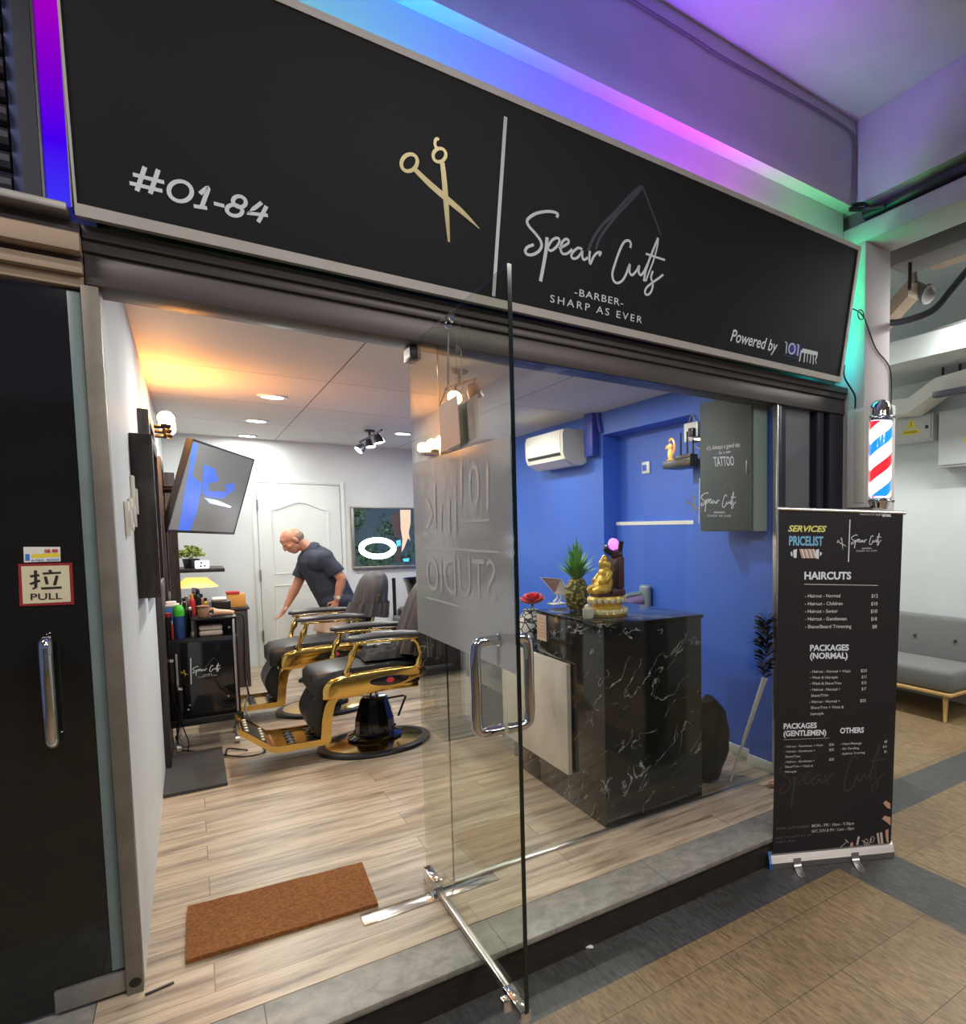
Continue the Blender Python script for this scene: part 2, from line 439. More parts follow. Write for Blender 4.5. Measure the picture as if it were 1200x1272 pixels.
M['down'] = pm('downlight lens', (250, 250, 250), .3, var=.01, emit=(250, 250, 255), es=14)
M['ring_glow'] = pm('white ring glow', (250, 250, 250), .3, var=.01, emit=(240, 246, 255), es=8)
M['lampshade'] = pm('lit cream shade', (246, 214, 140), .7, var=.1, emit=(255, 196, 96), es=1.1)
M['clock_face'] = pm('lit white display', (240, 246, 255), .3, var=.02, emit=(220, 232, 255), es=1.0)
M['price_white'] = pm('soft white print', (206, 204, 202), .5, var=.02)
M['litter'] = pm('pale litter', (190, 186, 176), .8, var=.2, nscale=60)
# ------------------------------------------------------------------ the setting
CEIL = 2.60; XL, XR, YB = -0.185, 2.85, 6.28
b = MB(); b.bb((-.30, -.36, -.14), (3.08, 6.4, 0)); structure(b.build('floor', M['plank']), 'pale oak plank shop floor reaching out to the grey step', 'floor')
b = MB(); b.bb((-2.2, -.60, -.025), (3.08, -.362, .0), .004)
st = structure(b.build('entrance_step', M['tile_step']), 'grey tiled front step along the shopfront', 'step')
b = MB(); b.bb((-2.2, -.585, -.149), (3.06, -.364, -.026)); b.build('riser', M['riser'], st)
b = MB(); b.bb((-2.2, -.36, -.14), (-.302, 1.0, 0)); structure(b.build('floor', M['tile_step']), 'floor slab behind the dark glass door at far left', 'floor')
# pavement: dark bands set in beige tiles
b = MB(); b.recalc = False
def rect(x0, y0, x1, y1, mi):
    b.mi = mi; b.quad((x0, y0, -.15), (x1, y0, -.15), (x1, y1, -.15), (x0, y1, -.15))
for r in ((-6, -.83, 2.76, -.30), (2.43, -9, 2.76, -.83), (2.76, -.63, 6, -.31)): rect(*r, 1)
for r in ((-6, -9, 2.43, -.83), (2.76, -9, 6, -.63), (2.76, -.31, 6, 6.4)): rect(*r, 0)
structure(b.build('pavement', [M['tile_beige'], M['tile_dark']], smooth=None), 'beige and dark stone tiled walkway in front of the shop', 'pavement')

b = MB(); b.bb((-.30, .03, 0), (XL, YB + .1, CEIL + .1)); structure(b.build('wall_left', M['white_wall']), 'white shop wall on the left, behind the mirrors', 'wall')
b = MB(); b.bb((-.30, YB, 0), (3.1, YB + .12, CEIL + .1)); structure(b.build('wall_back', M['white_wall']), 'white back wall of the shop with a panel door', 'wall')
b = MB()
b.bb((XR, .13, 0), (3.1, .95, CEIL + .1)); b.bb((XR, 2.3, 0), (3.1, YB, CEIL + .1)); b.bb((XR, .95, 2.40), (3.1, 2.3, CEIL + .1)); b.bb((3.02, .95, 0), (3.1, 2.3, 2.40))
b.bb((2.792, .012, 0), (2.86, .26, 2.318)); b.bb((2.792, .13, 2.318), (XR, .26, CEIL))
structure(b.build('wall_right', M['blue_wall']), 'deep blue shop wall on the right with a shallow recess', 'wall')
b = MB(); b.bb((2.97, .97, 0), (3.018, 2.28, 1.60)); b.mi = 1; b.bb((2.965, .97, 1.60), (3.018, 2.28, 1.63))
structure(b.build('trim_1', [M['blue_wall'], M['white']]), 'blue half-height panel with a white top edge in the recess', 'panel')
b = MB(); b.bb((2.832, .265, 0), (XR - .001, .945, .07), .004); b.bb((2.778, .012, 0), (2.7915, .26, .07), .003); b.bb((2.78, .262, 0), (2.83, .274, .07))
structure(b.build('baseboard_right', M['white']), 'white skirting along the blue wall', 'skirting')
b = MB(); b.bb((2.78, 2.36, 2.22), (2.849, 2.52, CEIL), .004)
structure(b.build('trim_2', M['blue_dark']), 'blue vertical pipe casing beside the air conditioner', 'casing')
# ceiling panels with dark seams
mt, nt, bs = nodes('ceiling panels'); v = coords(nt, (1, 1, 1), (.45, .03, 0))
br = nt.nodes.new('ShaderNodeTexBrick'); br.offset = 0; br.inputs['Scale'].default_value = 1; br.inputs['Brick Width'].default_value = 1.25; br.inputs['Row Height'].default_value = 1.25
br.inputs['Mortar Size'].default_value = .004; br.inputs['Mortar Smooth'].default_value = .1
for k, c in (('Color1', (222, 217, 208)), ('Color2', (228, 223, 214)), ('Mortar', (112, 98, 84))): br.inputs[k].default_value = (*lin(c), 1)
nt.links.new(v, br.inputs['Vector']); nt.links.new(br.outputs['Color'], bs.inputs['Base Color']); bs.inputs['Roughness'].default_value = .7
b = MB(); b.bb((-.30, .10, CEIL), (3.1, YB + .1, CEIL + .1)); structure(b.build('ceiling', mt), 'panelled shop ceiling with thin dark seams', 'ceiling')

# lintel over the whole shopfront
b = MB()
b.bb((-.215, -.03, 2.32), (3.39, .128, 2.41), .005); b.bb((-.215, -.024, 2.41), (3.39, .10, 2.418)); b.bb((-.215, -.042, 2.418), (3.39, .10, 2.446), .004)
b.bb((-.215, -.036, 2.446), (3.39, .10, 2.454)); b.bb((-.215, -.055, 2.454), (3.39, .10, 2.494), .004); b.bb((-.215, .06, 2.49), (3.39, .128, 2.60))
structure(b.build('trim_3', M['lintel']), 'dark grooved metal lintel over the shopfront', 'lintel')
b = MB(); b.bb((-2.2, -.02, 2.31), (-.217, .128, 2.345), .003); b.bb((-2.2, -.05, 2.345), (-.217, .10, 2.38), .003); b.mi = 1
b.bb((-2.2, -.03, 2.38), (-.217, .1, 2.40)); b.mi = 0; b.bb((-2.2, -.09, 2.40), (-.217, .10, 2.455), .003); b.mi = 1; b.bb((-2.2, -.06, 2.455), (-.217, .10, 2.494))
structure(b.build('trim_4', [M['conc_tan'], M['lintel']]), 'worn beige lintel over the dark glass door at far left', 'lintel')
# right post between glass and column
b = MB()
b.bb((2.862, .02, 0), (3.10, .12, 2.318)); b.mi = 1
b.bb((3.10, .05, 0), (3.39, .12, 2.318)); b.bb((2.789, -.02, 0), (2.812, .010, 2.318), .003); b.bb((2.81, -.005, 0), (2.862, .01, 2.318))
b.bb((3.145, -.01, 0), (3.205, .05, 2.318), .003); b.bb((3.25, -.02, 0), (3.385, .05, 2.318), .003)
structure(b.build('trim_5', [M['frame_grey'], M['frame_dark']]), 'dark ribbed metal post between glass and barber pole', 'post')
# facade wall, beams, column, walkway ceiling
b = MB(); b.bb((-4, .0, 2.61), (3.39, .12, 3.63)); structure(b.build('wall_front', M['conc_white']), 'white concrete wall behind the sign lit by coloured light', 'wall')
b = MB(); b.bb((-4, -.10, 3.63), (3.38, .3, 4.158)); structure(b.build('trim_6', M['conc_white']), 'white concrete beam above the shop sign', 'beam')
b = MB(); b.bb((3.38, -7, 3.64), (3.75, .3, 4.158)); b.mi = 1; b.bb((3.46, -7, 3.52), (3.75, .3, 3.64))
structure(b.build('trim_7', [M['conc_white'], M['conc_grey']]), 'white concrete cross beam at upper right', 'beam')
b = MB(); b.bb((3.395, -7, 3.40), (3.66, .3, 3.52), .006); structure(b.build('trim_8', M['conc_pink']), 'grey boxed beam resting on the column at right', 'beam')
b = MB(); b.bb((3.395, -.185, -.15), (3.66, .3, 3.40), .008); b.bb((3.60, -.19, -.15), (3.73, .28, 2.40), .008)
structure(b.build('column', M['conc_pink']), 'pale grey concrete column behind the barber pole', 'column')
b = MB(); b.bb((-4, -7, 4.16), (3.75, .3, 4.3)); structure(b.build('ceiling', M['conc_white']), 'white walkway ceiling above the sign', 'ceiling')
b = MB(); b.tube([(3.43, -6.9, 3.58), (3.43, -.15, 3.58)], .035, 12)
tag(b.build('pipe', M['frame_dark']), 'dark pipe running under the white cross beam', 'pipe')
b = MB()
b.tube(cr([(-.5, -.112, 4.075), (1.8, -.112, 4.07), (2.3, -.112, 4.06), (3.0, -.112, 4.085), (3.33, -.115, 4.07), (3.362, -.118, 4.0), (3.364, -.118, 3.85), (3.362, -.118, 3.64)], 6), .008, 6)
tag(b.build('cable', M['conc_grey']), 'thin grey cable clipped along the top of the white beam', 'cable')
b = MB(); b.tube(cr([(3.30, -.15, 3.6), (3.37, -.19, 3.615), (3.375, -.24, 3.57), (3.375, -.34, 3.55)], 6), .014, 8); b.tube(cr([(3.26, -.16, 3.56), (3.34, -.22, 3.565), (3.36, -.36, 3.54)], 6), .014, 8)
tag(b.build('cable', M['black']), 'loop of black cables in the corner above the sign', 'cable')

# far end of the corridor on the right
b = MB(); b.bb((5.75, -7, -.15), (5.9, 6.4, 3.9)); structure(b.build('wall_far', M['pale_wall']), 'pale wall behind the grey sofa', 'wall')
b = MB(); b.bb((3.1, 4.2, -.15), (5.75, 4.4, 3.9)); structure(b.build('wall_end', M['pale_wall']), 'pale end wall of the side corridor', 'wall')
b = MB(); b.bb((3.1, .3, 0), (3.2, 4.2, 3.9)); structure(b.build('wall_side', M['pale_wall']), 'outer side wall of the shop in the side corridor', 'wall')
b = MB(); b.bb((3.755, -7, 3.9), (5.9, 4.4, 4.0)); b.bb((3.1, .31, 3.9), (3.755, 4.4, 4.0)); structure(b.build('ceiling', M['pale_wall']), 'pale ceiling of the side corridor', 'ceiling')
b = MB(); b.bb((4.95, -7, 3.05), (5.75, 4.2, 3.25)); structure(b.build('trim_9', M['pale_wall']), 'pale bulkhead along the far wall', 'bulkhead')
b = MB(); b.bb((3.9, -7, 3.42), (4.12, .02, 3.60), .004); structure(b.build('trim_10', [M['conc_grey']]), 'grey beam hung beyond the column', 'beam')
b = MB(); b.bb((4.12, -7, 3.46), (4.30, -.1, 3.50)); structure(b.build('trim_11', M['conc_tan']), 'tan board along the grey hung beam', 'board')
# street side (only ever seen in the glass)
b = MB(); b.bb((-6, -9.2, -.15), (6, -9, 3.2)); structure(b.build('wall_opposite', M['conc_grey']), 'grey wall across the walkway behind the viewer', 'wall')

# ------------------------------------------------------------------ lamps of the place
def downlight(i, x, y):
    r = thing('downlight', (x, y, CEIL), ['round ceiling downlight nearest to the door', 'round ceiling downlight, middle of the left row', 'round ceiling downlight nearest the back wall',
              'round ceiling downlight right of the black spot rail'][i], 'downlight', 'ceiling downlights')
    b = MB(); b.lathe([(.072, -.012), (.098, -.010), (.1, -.001), (.072, -.001)], (x, y, CEIL), 32); b.build('trim_ring', M['white'], r)
    b = MB(); b.lathe([(.0, -.009), (.071, -.009), (.071, -.002), (0, -.002)], (x, y, CEIL), 32); b.build('lens', M['down'], r)
for i, (x, y) in enumerate(DOWNLIGHTS):
    if i < SHOWN: downlight(i, x, y)
    area('downlight lamp', (x, y, CEIL - .02), (0, 0, -1), .14, .14, ROOM_W * (.45 if i == 2 else 1), lin((247, 250, 243)), 'DISK')
for x, y in WALKLAMPS:
    area('walkway lamp', (x, y, 3.75), (0, 0, -1), 1.2, .12, WALK_W, lin((255, 248, 242)))
for x, y in CORLAMPS:
    area('corridor lamp', (x, y, 3.35), (0, 0, -1), .12, 1.2, COR_W, lin((250, 252, 248)))

# ------------------------------------------------------------------ shop sign (tilts outward at the top)
SO = Vector((-.214, -.12, 2.53)); SV = Vector((0, -.14, .74)).normalized(); SH = .752; SW = 3.44
SF = frame(SO, (1, 0, 0), SV); SN = Vector((SF[0][2], SF[1][2], SF[2][2]))
def slocal(px, py):
    p = hit(px, py, SO, SN) - SO
    return (p.x, p.dot(SV))
sign = thing('shop_sign', (1.5, -.14, 2.5), 'long black shop sign with white script name over the shopfront', 'sign')
b = MB(); t = MB()
b.prism([(0, 0), (SW, 0), (SW, SH), (0, SH)], -.05, SF)
b.build('board', M['sign_black'], sign)
b = MB()
for x0, y0, x1, y1 in ((-.006, -.034, SW + .022, 0), (-.006, SH, SW + .022, SH + .026), (SW, 0, SW + .022, SH), (-.006, 0, 0, SH)):
    b.prism([(x0, y0), (x1, y0), (x1, y1), (x0, y1)], .012, SF @ Matrix.Translation((0, 0, -.06)) ); b.prism([(x0, y0), (x1, y0), (x1, y1), (x0, y1)], .055, SF @ Matrix.Translation((0, 0, -.048)))
b.build('frame', pm('satin sign frame', (188, 184, 178), .5, .35, var=.06, nscale=8), sign)
def crop(ox, oy, s): return lambda X, Y: slocal(ox + X / s, oy + Y / s)
# unit number
c1 = crop(0, 0, 3.0); b = paint(); w = .0112
for pts in ([(540, 622), (510, 712)], [(590, 632), (560, 722)], [(495, 650), (612, 680)], [(483, 682), (605, 712)], [(745, 722), (776, 699), (765, 735), (751, 772)], [(722, 768), (772, 776)], [(797, 758), (836, 768)],
            [(975, 755), (945, 778), (920, 794), (998, 803)], [(993, 768), (978, 798), (962, 828)]):
    b.ribbon([c1(*p) for p in pts], w, SF, smooth=len(pts) > 2 and pts[0] != (975, 755))
def ellp(cx, cy, rx, ry, a, n=22): return [(cx + rx * math.cos(q) * math.cos(a) - ry * math.sin(q) * math.sin(a), cy + rx * math.cos(q) * math.sin(a) + ry * math.sin(q) * math.cos(a)) for q in [2 * PI * i / n for i in range(n)]]
for e in ((672, 713, 43, 37, .2), (892, 752, 24, 20, .3), (874, 784, 29, 20, .2)):
    b.ribbon([c1(*p) for p in ellp(*e)], w, SF, closed=True, k=2)
b.build('unit_number', M['sign_white'], sign)
# scissors, bar, script, tagline: measured once on the sign, reused in small
c3 = crop(470, 150, 7.0588); cs = crop(630, 220, 5.4545)
SCISS = [([c3(*p) for p in ellp(271, 368, 66, 78, .6)], [.0125] * 22, True), ([c3(*p) for p in ellp(535, 302, 54, 60, .5)], [.0115] * 22, True)]
SCISS += [([c3(*p) for p in q], [x * .00047 for x in w_], False) for q, w_ in (
    ([(325, 432), (440, 545), (585, 672), (740, 805), (884, 945)], [36, 46, 50, 40, 6]), ([(560, 365), (575, 500), (590, 680), (604, 870), (618, 1062)], [36, 40, 42, 34, 18]), ([(508, 238), (495, 205), (500, 170), (516, 158), (530, 168)], [26, 22, 22, 22, 22]))]
BAR = ([slocal(628, 145), slocal(620.5, 256), slocal(613, 368)], [.014] * 3, False)
SCRIPT = [([cs(*p) for p in q], [w_ * .00062 for _ in q], False) for q, w_ in (
    ([(335, 274), (342, 252), (320, 238), (270, 233), (200, 245), (150, 274), (134, 302), (150, 337), (190, 382), (225, 430), (232, 470), (210, 505), (170, 526), (135, 523), (122, 500), (138, 474), (180, 458)], 19),
    ([(270, 408), (262, 500), (245, 600), (225, 706)], 24), ([(262, 500), (300, 432), (338, 412), (354, 432), (335, 470), (300, 498), (278, 490)], 17),
    ([(350, 485), (385, 466), (412, 448), (414, 428), (395, 420), (370, 445), (362, 490), (376, 520), (410, 516), (440, 488)], 17),
    ([(508, 490), (482, 480), (450, 502), (434, 532), (446, 552), (476, 545), (505, 508), (509, 500), (508, 540), (520, 560), (546, 545)], 17),
    ([(560, 500), (556, 545), (562, 588), (582, 545), (606, 515), (634, 510), (622, 534)], 17),
    ([(833, 480), (836, 448), (820, 430), (790, 442), (760, 500), (732, 580), (712, 650), (720, 700), (746, 718), (780, 700), (806, 655), (830, 590), (827, 640), (846, 664), (880, 628), (893, 600), (890, 642), (904, 664), (926, 640), (950, 590)], 18),
    ([(1022, 412), (994, 480), (962, 560), (936, 640), (926, 706)], 18), ([(1022, 412), (1016, 470), (992, 560), (958, 650), (938, 706)], 13), ([(938, 519), (1000, 540), (1068, 562)], 16),
    ([(986, 636), (974, 680), (986, 728), (972, 780), (946, 798), (932, 780), (946, 746), (990, 710), (1030, 682), (1056, 660)], 17))]
SPEARHEAD = [([cs(*p) for p in q], [w_ * .00062 for _ in q], False) for q, w_ in (
    ([(548, 500), (580, 420), (640, 330), (720, 250), (800, 160), (870, 90), (915, 62)], 22), ([(600, 490), (625, 415), (680, 335), (740, 260), (830, 165), (915, 70)], 20), ([(915, 62), (940, 125), (980, 230), (1040, 392)], 14))]
TAGS = [('-BARBER-', cs(455, 799), cs(785, 876), .032, .006, 1.15), ('SHARP AS EVER', cs(290, 846), cs(912, 991), .033, .004, 1.35)]
U0 = BAR[0][2]
def logo(Fm, s, mats, parent, root=None, lift=.0012, wm=1.0, vs=.6, es=.5):
    """the shop's logo on the plane Fm, its bar's foot at the origin, s times the size on the big sign"""
    T = Fm @ Matrix.Diagonal((s, s, 1, 1)) @ Matrix.Translation((-U0[0], -U0[1], 0)) if root is None else Fm
    sc = 1.0 if root is not None else s
    N = Vector((Fm[0][2], Fm[1][2], Fm[2][2]))
    mid = Vector(((BAR[0][0][0] + BAR[0][2][0]) / 2, (BAR[0][0][1] + BAR[0][2][1]) / 2, 0)); L_ = BAR[0][0][1] - BAR[0][2][1]
    T0 = TS = T; ks = kv = 1
    if root is None:                                   # the small versions carry a smaller emblem and name beside the bar
        px = [p for s_ in SCRIPT for p in s_[0]]; sl_ = min(p[0] for p in px); sc_y = (max(p[1] for p in px) + min(p[1] for p in px)) / 2
        qx = [p for s_ in SCISS for p in s_[0]]; c_ = Vector((sum(p[0] for p in qx) / len(qx), sum(p[1] for p in qx) / len(qx), 0))
        kv, ks = vs, es
        T = T0 @ Matrix.Translation(mid + Vector((.05 * L_, 0, 0))) @ Matrix.Diagonal((kv, kv, 1, 1)) @ Matrix.Translation((-sl_, -sc_y, 0))
        TS = T0 @ Matrix.Translation(mid + Vector((-.22 * L_, 0, 0))) @ Matrix.Diagonal((ks, ks, 1, 1)) @ Matrix.Translation(-c_)
    def part(name, strokes, mat):
        b = paint(); Tm = {'scissors_emblem': TS, 'divider_bar': T0}.get(name, T)
        for pts, ws, cl in strokes: b.ribbon(pts, [x * wm for x in ws], Tm, cl, t=lift)
        return b.build(name, mat, parent)
    part('scissors_emblem', SCISS, mats[0]); part('divider_bar', [BAR], mats[1]); part('script_name', SCRIPT, mats[1])
    part('spearhead_emblem', SPEARHEAD, mats[2])
    for txt, p0, p1, h, bo, sp_ in TAGS:
        b = paint(); b.text(txt, T @ Vector((*p0, 0)), T @ Vector((*p1, 0)), h * sc * kv, N, bold=bo, lift=lift, space=sp_); b.build('tagline', mats[1], parent)
logo(SF, 1, (M['sign_gold'], M['sign_white'], M['sign_faint']), sign, root=True)
cp = crop(880, 390, 6.667); b = paint()
b.text('Powered by', SF @ Vector((*cp(180, 222), 0)), SF @ Vector((*cp(566, 318), 0)), .066, SN, bold=.014, shear=.28)
b.build('sponsor_line', M['sign_white'], sign)
b = paint(); b.flat([cp(*p) for p in ((664, 240), (765, 262), (752, 350), (655, 326))], SF, .0008); b.ribbon([cp(622, 336), cp(738, 370)], .004, SF, smooth=False); b.build('sponsor_backing', M['sign_blue'], sign)
b = paint()
for q in ([(634, 232), (648, 236), (642, 326)], [(735, 252), (746, 256), (736, 348)]): b.ribbon([cp(*p) for p in q], .008, SF, smooth=False, t=.0016)
b.ribbon([cp(*p) for p in ellp(690, 288, 26, 42, .1)], .008, SF, closed=True, k=2, t=.0016)
b.flat([cp(*p) for p in ((778, 284), (905, 314), (904, 345), (772, 320))], SF)
for q in ((770, 300, 752, 392, 18), (798, 318, 790, 400, 15), (822, 325, 816, 398, 11), (848, 330, 840, 408, 13), (868, 330, 866, 416, 13), (898, 345, 884, 378, 16), (884, 378, 893, 412, 11)):
    b.ribbon([cp(q[0], q[1]), cp(q[2], q[3])], q[4] * .00062, SF, smooth=False)
b.build('sponsor_logo', M['sign_white'], sign)

# ------------------------------------------------------------------ coloured LED strips
def ledmat(name, axis, lo, hi, stops, strength):
    mt = bpy.data.materials.new(name); mt.use_nodes = True; nt = mt.node_tree; nt.nodes.clear()
    out = nt.nodes.new('ShaderNodeOutputMaterial'); e = nt.nodes.new('ShaderNodeEmission')
    tc = nt.nodes.new('ShaderNodeTexCoord'); sp = nt.nodes.new('ShaderNodeSeparateXYZ'); mr = nt.nodes.new('ShaderNodeMapRange')
    nt.links.new(tc.outputs['Object'], sp.inputs[0]); nt.links.new(sp.outputs[axis], mr.inputs[0])
    mr.inputs[1].default_value = lo; mr.inputs[2].default_value = hi
    c = ramp(nt, mr.outputs[0], stops); nt.links.new(c, e.inputs[0]); e.inputs[1].default_value = strength
    nt.links.new(e.outputs[0], out.inputs[0]); return mt
def px2x(px): return hit(px, 200 + .425 * (px - 800), (0, -.2, 3.25), (0, 1, 0)).x
stops = [((px2x(px) + .2) / 3.4, c) for px, c in ((250, (.0, .7, .08)), (430, (.0, .75, .26)), (540, (.0, .45, .85)), (620, (.0, .10, 1.)), (730, (.02, .0, 1.)), (800, (.22, .0, 1.)), (860, (.6, .0, .7)), (915, (.55, .0, .12)), (955, (.6, .2, .03)), (1000, (.14, .6, .07)), (1055, (.0, .9, .32)))]
b = MB()
for i in range(34): b.bb((-.2 + i * .1, -.085, 3.20), (-.2 + i * .1 + .098, -.060, 3.21))
led = b.build('led_strip', ledmat('rainbow LED', 0, -.2, 3.2, stops, 34 * LED_W), smooth=None)
tag(led, 'rainbow LED strip hidden along the top of the black sign', 'light strip')
b = MB()
for i in range(8): b.bb((3.252, -.075, 2.52 + i * .1), (3.260, -.050, 2.52 + i * .1 + .098))
tag(b.build('led_strip', ledmat('green LED', 2, 2.5, 3.3, [(0, (.0, .55, .75)), (.5, (.0, .9, .5)), (1, (.0, .9, .35))], 16 * LED_W), smooth=None), 'green LED strip down the right end of the black sign', 'light strip')
r = thing('glow_panel', (-.25, -.02, 2.54), 'upright panel left of the black sign with its purple and blue LED light painted as glow', 'light strip')
b = MB(); b.bb((-.283, -.045, 2.545), (-.232, -.03, 3.63)); b.build('glow_face', ledmat('violet panel glow', 2, .0, .62, [(0, (.04, .03, .8)), (.3, (.05, .0, .75)), (.6, (.16, .0, .55)), (1, (.33, .0, .45))], .8), r)  # glow ramp painted on the panel instead of LEDs lighting it
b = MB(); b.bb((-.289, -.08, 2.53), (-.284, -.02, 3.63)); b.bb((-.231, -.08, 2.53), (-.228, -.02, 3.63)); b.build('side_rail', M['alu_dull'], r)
b = MB(); b.bb((-.325, -.10, 2.52), (-.29, -.0005, 3.63)); structure(b.build('trim_12', M['frame_dark']), 'dark upright bar left of the purple glow panel', 'bar')
b = MB(); b.bb((-.349, -.05, 2.52), (-.327, -.0005, 3.63)); structure(b.build('trim_13', pm('rail with painted blue light', (62, 76, 130), .5)), 'guide rail at the upper left with blue LED light painted in', 'rail')  # blue LED light on the rail is put into its base colour
b = MB(); b.bb((-2.2, -.14, 2.496), (-.236, -.03, 2.52), .003); structure(b.build('trim_14', M['alu_dull']), 'grey metal ledge below the glow panel', 'ledge')
b = MB()
for i in range(16): b.tube([(-2.2, -.045, 2.56 + i * .066), (-.352, -.045, 2.56 + i * .066)], .03, 10)
tag(b.build('roller_shutter', M['frame_dark']), 'dark ribbed roller shutter at the upper left edge', 'shutter')

# hidden lamps added behind the sign top, washing beams and walkway ceiling in violet
for x, c in ((.6, (.06, .20, 1.)), (1.4, (.10, .08, 1.)), (2.2, (.34, .05, 1.))):
    area('added violet lamp', (x, -.16, 3.252), (0, -.72, .75), .8, .02, LED_W * 5.0, c)
# ------------------------------------------------------------------ shopfront glass and doors
win = thing('window_1', (1.8, 0, 0), 'fixed clear glass pane of the shopfront with white logo stickers', 'window', kind='structure')
b = MB(); b.bb((.83, -.006, .012), (2.785, .006, 2.318)); b.build('pane', M['glass'], win)
b = MB(); b.bb((.83, -.016, .0005), (2.785, .016, .011), .002); b.bb((2.775, -.02, .011), (2.788, .02, 2.318), .002); b.build('track', M['alu'], win)
b = MB(); b.bb((.826, -.006, .012), (.8295, .006, 2.318)); b.build('edge', M['glass_edge'], win)
# stickers on the glass
GF = frame((2.19, -.0065, 1.64), (1, 0, 0), (0, 0, 1)); gN = (0, -1, 0)
p0 = on(868, 650, 'y', -.0065); p1 = on(868, 594, 'y', -.0065)
GF = frame(p0, (1, 0, 0), (0, 0, 1)); gs = (p1.z - p0.z) / (BAR[0][0][1] - BAR[0][2][1])
logo(GF, gs, (M['sign_gold'], M['sign_white'], M['frame_grey']), win, wm=1.15, vs=1.0, es=.95)
b = paint()
def gtext(txt, a, c, h, bold=.0, shear=0): b.text(txt, on(*a, 'y', -.0065), on(*c, 'y', -.0065), h, gN, bold=bold, shear=shear)
gtext("it's Always a good day", (878, 559.5), (919.6, 554.5), .026, .004, .25); gtext('for a new', (893, 564.5), (908, 562.5), .019, .004, .25); gtext('TATTOO', (887, 579.5), (912, 578), .056, .012)
b.build('slogan', M['sign_white'], win)

# open glass door, swung out square to the front
DX = .75
door = thing('door_1', (DX, .06, 0), 'open frameless glass door with frosted band and chrome handles', 'door', kind='structure')
b = MB(); b.bb((DX - .006, -1.0, .03), (DX + .006, .11, 2.33)); b.mi = 1; b.bb((DX - .0062, -1.004, .03), (DX + .0062, -1.0, 2.33)); b.build('pane', [M['glass_door'], M['glass_edge']], door)
mt = bpy.data.materials.new('frosted film'); mt.use_nodes = True; nt = mt.node_tree; nt.nodes.clear()
out = nt.nodes.new('ShaderNodeOutputMaterial'); m1 = nt.nodes.new('ShaderNodeMixShader'); m2 = nt.nodes.new('ShaderNodeMixShader')
df = nt.nodes.new('ShaderNodeBsdfDiffuse'); tl = nt.nodes.new('ShaderNodeBsdfTranslucent'); gl = nt.nodes.new('ShaderNodeBsdfGlossy'); fr = nt.nodes.new('ShaderNodeFresnel')
df.inputs[0].default_value = (.8, .82, .83, 1); tl.inputs[0].default_value = (.8, .82, .82, 1); gl.inputs['Roughness'].default_value = .12; m1.inputs[0].default_value = .5
nt.links.new(df.outputs[0], m1.inputs[1]); nt.links.new(tl.outputs[0], m1.inputs[2]); nt.links.new(fr.outputs[0], m2.inputs[0]); nt.links.new(m1.outputs[0], m2.inputs[1]); nt.links.new(gl.outputs[0], m2.inputs[2]); nt.links.new(m2.outputs[0], out.inputs[0])
FX = DX - .0072
b = MB(); b.bb((FX - .0003, -.998, 1.115), (FX + .0003, .108, 1.836)); film = b.build('frosted_film', mt, door)
b = paint(); fN = (-1, 0, 0)
fF = frame((FX - .0015, 0, 0), (0, -1, 0), (0, 0, 1))   # local x = -y, facing the left
def fl(px, py): p = on(px, py, 'x', FX - .0015); return (-p.y, p.z)
def reversed_text(txt, a, c, h, bold=0):
    """lettering meant for the other side of the glass: its first letter stands at the outer end"""
    me = MB(); me.recalc = False
    A = Vector((FX, *(lambda q: (-q[0], q[1]))(fl(*a)))); C_ = Vector((FX, *(lambda q: (-q[0], q[1]))(fl(*c))))
    b.text(txt, A, C_, h, (1, 0, 0), bold=bold, lift=-.002)
reversed_text('STUDIO', (617, 748), (531, 733), .145, -.004)
for a, c in (((620, 686), (528, 680)), ((621, 767), (530, 742)), ((608, 646), (570, 648))): b.ribbon([fl(*a), fl(*c)], .009, fF, smooth=False, t=.0006)
reversed_text('101', (607, 634), (572, 629), .16, -.006); reversed_text('ink', (568, 662), (528, 656), .19, .004)
b.build('etched_lettering', pm('clear etched lettering', (206, 209, 210), .5, var=.02), film)
b = MB()
for sx in (-1, 1):
    x0 = DX + sx * .007; x1 = DX + sx * .085; y = -.87
    b.tube(cr([(x0, y, 1.205), (x0 + sx * .03, y, 1.205), (x1 - sx * .012, y, 1.20), (x1, y, 1.17), (x1, y, 1.05), (x1, y, .95), (x1 - sx * .012, y, .918), (x0 + sx * .03, y, .913), (x0, y, .913)], 6), .0165, 16)
    for z in (1.205, .913): b.cyl((x0, y, z), (x0 + sx * .006, y, z), .021)
b.build('door_handle', M['chrome'], door)
b = MB(); b.bb((DX - .016, -.04, .0), (DX + .016, .125, .055), .004); b.bb((DX - .02, -.055, .004), (DX + .02, -.04, .062), .004); b.bb((DX - .017, -1.0, -.005), (DX + .017, -.84, .036), .004); b.bb((DX - .03, -.885, -.03), (DX + .0, -.845, .01), .004); b.build('bottom_clamp', M['chrome'], door)
b = MB(); b.bb((DX - .011, -.84, .006), (DX + .011, -.055, .032), .004); b.build('bottom_rail', M['alu'], door)
b = MB(); b.bb((DX - .02, .02, 2.262), (DX + .02, .135, 2.318), .004); b.mi = 1; b.bb((DX - .0215, .03, 2.27), (DX - .0205, .125, 2.31)); b.build('top_pivot', [M['frame_dark'], M['off_white']], door)
b = MB(); b.bb((.46, -.105, .0005), (.99, -.015, .004), .001); tag(b.build('floor_spring_plate', pm('worn steel plate', (214, 212, 208), .16, 1., var=.15, nscale=20)), 'shiny metal floor spring plate under the glass door pivot', 'metal plate')

